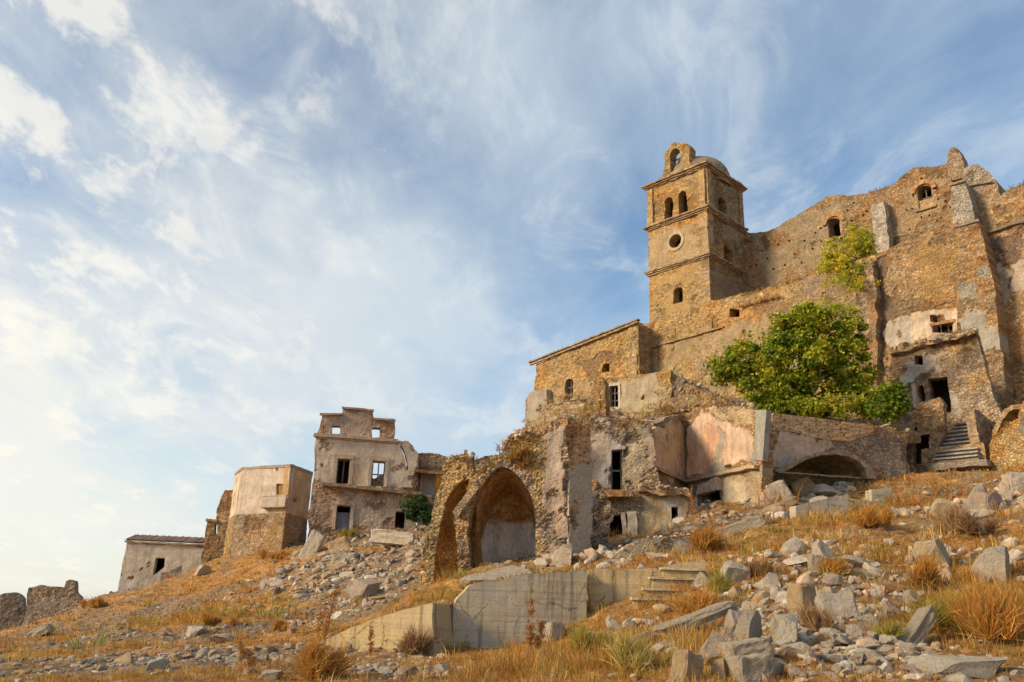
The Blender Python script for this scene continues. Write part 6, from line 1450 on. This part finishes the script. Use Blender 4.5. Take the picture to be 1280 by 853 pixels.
def grass(name, n, rmin, rmax, n_per, hs, wid, thr, rg, label):
    x, y = scatter(n, rmin, rmax, rg)
    m = dryness(x, y)+blob_mask(x, y, GRASSY)-blob_mask(x, y, STONY)*0.75+rg.normal(size=n)*0.22
    k = m > thr; x, y, m = x[k], y[k], m[k]
    d = np.hypot(x, y); g = blob_mask(x, y, GREEN)+rg.normal(size=len(x))*0.18
    c = GC[rg.integers(0, len(GC), len(x))]*(0.8+0.25*fbm(x*0.5, y*0.5, None, 61, 3))[:, None]
    gc = GG[rg.integers(0, 3, len(x))]; w = np.clip(g*0.9-0.22, 0, 0.75)[:, None]; c = c*(1-w)+gc*w
    lush = np.clip(blob_mask(x, y, GRASSY), 0, 1)
    left = np.clip((x+2)/-10, 0, 1)
    h = hs*rg.lognormal(0, 0.35, len(x))*(0.42+0.55*lush)*(1-0.2*left)
    V, F4, F3, c4 = blades(x, y, ground_z(x, y), h, n_per, 0.10+0.25*h, c, rg, wid*d)
    o = link(fast_mesh(name, V, [F4, F3], c4), name, M_GRASS); o['kind'] = 'stuff'; o['label'] = label; o['category'] = 'grass'
    return o
rg = np.random.default_rng(91)
grass('dry_grass', 10000, 8.5, 34, 20, 0.30, 0.00042, 0.24, rg, 'orange and golden dry grass covering the near slope')
grass('dry_grass', 10500, 30, 78, 10, 0.32, 0.0005, 0.06, rg, 'dry orange grass tufts on the far slope')

def tufts(n, rmin, rmax, n_per, hs, thr, rg, label):
    x, y = scatter(n, rmin, rmax, rg)
    m = dryness(x, y)+0.5*blob_mask(x, y, GRASSY)-blob_mask(x, y, STONY)*0.3+rg.normal(size=n)*0.3
    k = m > thr; x, y = x[k], y[k]; d = np.hypot(x, y)
    c = GC[rg.integers(0, len(GC), len(x))]*rg.uniform(0.75, 1.05, len(x))[:, None]
    w = (rg.uniform(size=len(x)) < 0.10)[:, None]; c = np.where(w, GG[rg.integers(0, 3, len(x))], c)
    h = hs*rg.lognormal(0, 0.4, len(x))*np.clip(d/30, 0.5, 1.3)
    V, F4, F3, c4 = blades(x, y, ground_z(x, y), h, n_per, 0.15+0.75*h, c, rg, 0.00042*d, 0.9)
    o = link(fast_mesh('grass_tufts', V, [F4, F3], c4), 'grass_tufts', M_GRASS); o['kind'] = 'stuff'; o['label'] = label; o['category'] = 'grass'
tufts(1100, 14, 72, 60, 0.34, 0.26, rg, 'rounded tufts of dry orange grass dotted over the slope')
# dry weeds rooted in wall tops and ledges
LX = []
def along(pl, pts, n, off, hs):
    q = np.array([pl.uv(*p) for p in pts]); seg = np.linalg.norm(np.diff(q, axis=0), axis=1); cs = np.concatenate([[0], np.cumsum(seg)])
    for s_ in rg.uniform(0, cs[-1], n):
        i = min(np.searchsorted(cs, s_, 'right')-1, len(seg)-1); f = (s_-cs[i])/max(seg[i], 1e-6); uv = q[i]+(q[i+1]-q[i])*f
        P = pl.P(uv[0], uv[1]-0.05, off+rg.uniform(-0.3, 0.1)); LX.append((P[0], P[1], P[2], hs*rg.lognormal(0, 0.3)))
along(TL, [(925, 369), (975, 358), (1005, 348), (1040, 338), (1072, 327)], 110, 0.0, 0.30)
along(TL, [(925, 385), (950, 378), (975, 372)], 40, 0.25, 0.30)
along(NV, [(985, 276), (1010, 262), (1033, 246)], 30, -0.4, 0.25)
along(NV, [(1085, 241), (1104, 238), (1118, 232)], 30, -0.2, 0.35)
along(AP, [(590, 610), (601, 597), (612, 585), (624, 577)], 110, -0.3, 0.28)
along(AP, [(626, 575), (632, 552), (645, 543), (662, 540), (680, 537)], 30, -0.3, 0.25)
along(AP, [(640, 575), (655, 562), (660, 575), (650, 585)], 60, 0.1, 0.3)
along(CP, [(735, 534), (765, 533), (806, 525)], 40, -0.2, 0.3)
along(PR, [(858, 522), (880, 513), (905, 507)], 60, -0.2, 0.3)
along(LPn, [(1118, 438), (1150, 429), (1185, 421), (1215, 415)], 90, 0.2, 0.28)
along(KPn, [(1090, 533), (1135, 546)], 40, -0.3, 0.3)
along(GPn, [(404, 605), (460, 611), (524, 617)], 40, 0.5, 0.2)
along(LP_, [(560, 574), (576, 571), (590, 572)], 30, -0.3, 0.25)
along(cb_, [(587, 731), (640, 723), (690, 715), (731, 711)], 120, -0.8, 0.14)
along(ca, [(412, 800), (464, 774), (541, 752)], 90, -0.8, 0.16)
along(cc_, [(740, 712), (800, 710), (850, 704)], 40, -0.6, 0.10)
along(HR, [(1250, 250), (1262, 238), (1280, 228)], 40, -0.3, 0.3)
along(YP, [(1240, 548), (1262, 527)], 30, -0.2, 0.25)
for rows, n_ in (([(655, 545, 48), (700, 528, 46), (745, 520, 50)], 40), ([(684, 514, 64), (700, 507, 64), (730, 501, 60)], 50), ([(800, 530, 45), (850, 513, 46), (905, 508, 45)], 80), ([(866, 480, 56), (880, 490, 55), (900, 497, 52)], 40)):
    K = np.array([at(*p) for p in rows])
    for _ in range(n_):
        f = rg.uniform(0, len(K)-1.001); i = int(f); p = K[i]+(K[i+1]-K[i])*(f-i); LX.append((p[0]+rg.normal()*0.4, p[1]+rg.normal()*1.4, p[2]+0.12, 0.3*rg.lognormal(0, 0.3)))
LX = np.array(LX)
c = np.array(((0.44, 0.22, 0.055), (0.50, 0.30, 0.08), (0.36, 0.19, 0.06), (0.40, 0.30, 0.07), (0.30, 0.16, 0.07)))[rg.integers(0, 5, len(LX))]
V, F4, F3, c4 = blades(LX[:, 0], LX[:, 1], LX[:, 2], LX[:, 3], 14, 0.12+LX[:, 3]*0.4, c, rg, np.full(len(LX), 0.022), 0.8)
o = link(fast_mesh('wall_weeds', V, [F4, F3], c4), 'wall_weeds', M_GRASS); o['kind'] = 'stuff'; o['label'] = 'dry brown weeds growing along the ruined wall tops'; o['category'] = 'weeds'

# ------------------------------------------------------------------ dry shrubs and tall weeds, each its own plant
def shrub(px, py, wpx, hpx, label, cols, seed, n=700, name='dry_shrub'):
    rg = np.random.default_rng(seed); g = hit(px, py); dist = g[1]; w, h = wpx*dist/FPX, hpx*dist/FPX
    K = int(rg.integers(5, 10)); sub_ = rg.integers(0, K, n)
    kc = np.stack([rg.normal(size=K)*w*0.22, rg.normal(size=K)*w*0.22, np.zeros(K)], 1); kh = h*rg.uniform(0.45, 1.15, K); kl = rg.normal(size=(K, 2))*0.35; kw = rg.uniform(0.3, 0.75, K)
    a = rg.uniform(0, 6.28, n); e = np.abs(rg.normal(size=n))*kw[sub_]
    d = np.stack([np.cos(a)*np.sin(e)+kl[sub_, 0]*0.6, np.sin(a)*np.sin(e)+kl[sub_, 1]*0.6, np.cos(e)], 1)*(kh[sub_]*rg.uniform(0.5, 1.0, n))[:, None]
    b0_ = kc[sub_]
    L = np.ones((n, 1))
    p0 = d*0.05+b0_+rg.normal(size=(n, 3))*0.02; p1 = b0_+d*0.6+rg.normal(size=(n, 3))*0.06*h; p2 = b0_+d+rg.normal(size=(n, 3))*0.12*h
    p0[:, 2] = np.abs(p0[:, 2])*0.4
    s = rg.normal(size=(n, 3)); s /= np.linalg.norm(s, axis=1, keepdims=True); s *= 0.00035*dist+0.0015
    V = np.stack([p0-s, p0+s, p1+s, p1-s, p2], 1).reshape(-1, 3); k = np.arange(n)*5
    c = np.array(cols)[rg.integers(0, len(cols), n)]*rg.uniform(0.7, 1.3, n)[:, None]; c = np.repeat(c, 5, 0)
    o = link(fast_mesh(name, V, [np.stack([k, k+1, k+2, k+3], 1), np.stack([k+3, k+2, k+4], 1)], np.concatenate([c, np.ones((len(c), 1))], 1)), name, M_GRASS, None, tuple(g))
    tag(o, label, 'shrub', 'dry shrubs on the slope'); return o
OR = ((0.55, 0.26, 0.05), (0.48, 0.21, 0.045), (0.60, 0.34, 0.08), (0.42, 0.24, 0.06))
BRN = ((0.34, 0.20, 0.09), (0.27, 0.15, 0.08), (0.42, 0.27, 0.12)); OLV = ((0.34, 0.30, 0.06), (0.42, 0.34, 0.07), (0.26, 0.25, 0.05), (0.48, 0.32, 0.07))
for k_, (px, py, w_, h_, lab, cc) in enumerate((
    (872, 772, 40, 42, 'bright orange dry shrub right of the concrete steps', OR), (905, 745, 34, 34, 'olive shrub between the blue-grey boulder and the steps', OLV),
    (513, 818, 30, 34, 'brown twiggy shrub against the tan concrete wall', BRN), (1245, 800, 110, 80, 'largest orange-brown shrub at the right edge', OR),
    (1185, 790, 60, 50, 'ochre shrub between the white diagonal slab and largest shrub', OLV), (1160, 735, 70, 40, 'orange shrub in the middle of the right slope', OR),
    (1020, 790, 44, 36, 'reddish dry shrub right of the boulder pile', BRN), (1095, 660, 60, 28, 'rust shrub below the small square concrete block', OR),
    (880, 690, 50, 34, 'orange shrub at the top of the concrete steps', OR), (1210, 668, 70, 36, 'brown shrub below the pink wall fragment', BRN),
    (395, 850, 60, 50, 'orange shrub at the bottom left of centre', OR), (350, 790, 26, 18, 'small orange tuft shrub on the left slope', OR),
    (735, 822, 60, 44, 'yellow-green shrub in front of the concrete wall joint', OLV), (545, 712, 36, 26, 'golden shrub at the foot of the left vault bay', OR),
    (270, 782, 40, 16, 'orange shrub mid left slope below the long low house', OR), (120, 760, 46, 14, 'orange shrub on the crest right of the distant ruin', OR),
    (800, 840, 70, 46, 'straw coloured shrub left of the boulder pile', ((0.52, 0.40, 0.16), (0.46, 0.34, 0.10), (0.40, 0.34, 0.08))), (1110, 800, 30, 24, 'small yellow shrub at the gravel stream', OLV),
    (348, 700, 40, 14, 'orange shrub below the polygonal house', OR), (440, 675, 30, 16, 'yellow shrub beside the palace door', OLV), (950, 722, 40, 26, 'rust shrub behind the flat grey stone', BRN),
    (1040, 720, 60, 24, 'orange shrub behind the upright pale block', OR))):
    shrub(px, py, w_, h_, lab, cc, 300+k_, n=2000 if w_ > 50 else 900)
def stalk(px, py, hpx, label, seed, cols=((0.36, 0.15, 0.05), (0.44, 0.20, 0.06), (0.28, 0.12, 0.05)), k=3):
    rg = np.random.default_rng(seed); g = hit(px, py); dist = g[1]; H = hpx*dist/FPX
    t = thing('tall_weed', label, 'weed', tuple(g), 'tall dead weeds')
    for j in range(k):
        hh = H*(1.0 if j == 0 else rg.uniform(0.55, 0.85)); b = np.array([rg.normal()*0.08, rg.normal()*0.08, -0.05]) if j else np.zeros(3)
        ln = rg.normal(size=2)*0.07; pts = [b+np.array([ln[0]*f*f*hh, ln[1]*f*f*hh, f*hh]) for f in np.linspace(0, 1, 6)]
        V, F = [], []; tube(V, F, pts, list(np.linspace(0.012, 0.004, 6)), 5)
        for _ in range(9):
            f = rg.uniform(0.45, 0.95); s_ = b+np.array([ln[0]*f*f*hh, ln[1]*f*f*hh, f*hh]); a = rg.uniform(0, 6.28); L = hh*rg.uniform(0.08, 0.2)*(1.25-f)*2
            tube(V, F, [s_, s_+np.array([math.cos(a)*L*0.4, math.sin(a)*L*0.4, L])], [0.006, 0.003], 4)
        st_ = link(fast_mesh('stem', np.array(V), np.array(F)), 'stem', mat_stem, t)
        cl = np.array([b+np.array([ln[0]*f*f*hh+rg.normal()*0.03, ln[1]*f*f*hh+rg.normal()*0.03, f*hh]) for f in rg.uniform(0.5, 1.0, 16)])
        q, F, c4 = leaves(cl, np.full(len(cl), 0.05), 12, 0.035, cols, rg)
        link(fast_mesh('seed_head', q, F, c4), 'seed_head', M_GRASS, t)
mat_stem = mat_plain('dry_stem', (0.30, 0.14, 0.055, 1), (0.40, 0.22, 0.09, 1), 20, 0.9)
stalk(660, 825, 68, 'tallest red-brown dead weed stalks in front of the grey concrete slab', 1, k=3)
stalk(676, 822, 42, 'shorter dead weed just right of the tallest stalks', 2, k=2)
stalk(402, 835, 96, 'tall orange dead weed standing at bottom left of centre', 3, ((0.55, 0.25, 0.05), (0.45, 0.2, 0.05)), k=3)
stalk(462, 822, 34, 'small dead weed before the tan concrete wall', 4, k=2)
stalk(868, 668, 60, 'bushy orange dead weed beside the dark opening of the painted room', 5, ((0.55, 0.28, 0.06), (0.48, 0.22, 0.05)), k=4)
stalk(893, 666, 34, 'thin dead thistle right of the bushy orange weed', 6, k=2)
stalk(300, 846, 40, 'thin orange dead weed on the lower left slope', 8, ((0.5, 0.24, 0.06), (0.42, 0.2, 0.05)), k=2)
for o in scene.objects:
    if o.parent is None and 'category' in o and 'kind' not in o: o['kind'] = 'thing'
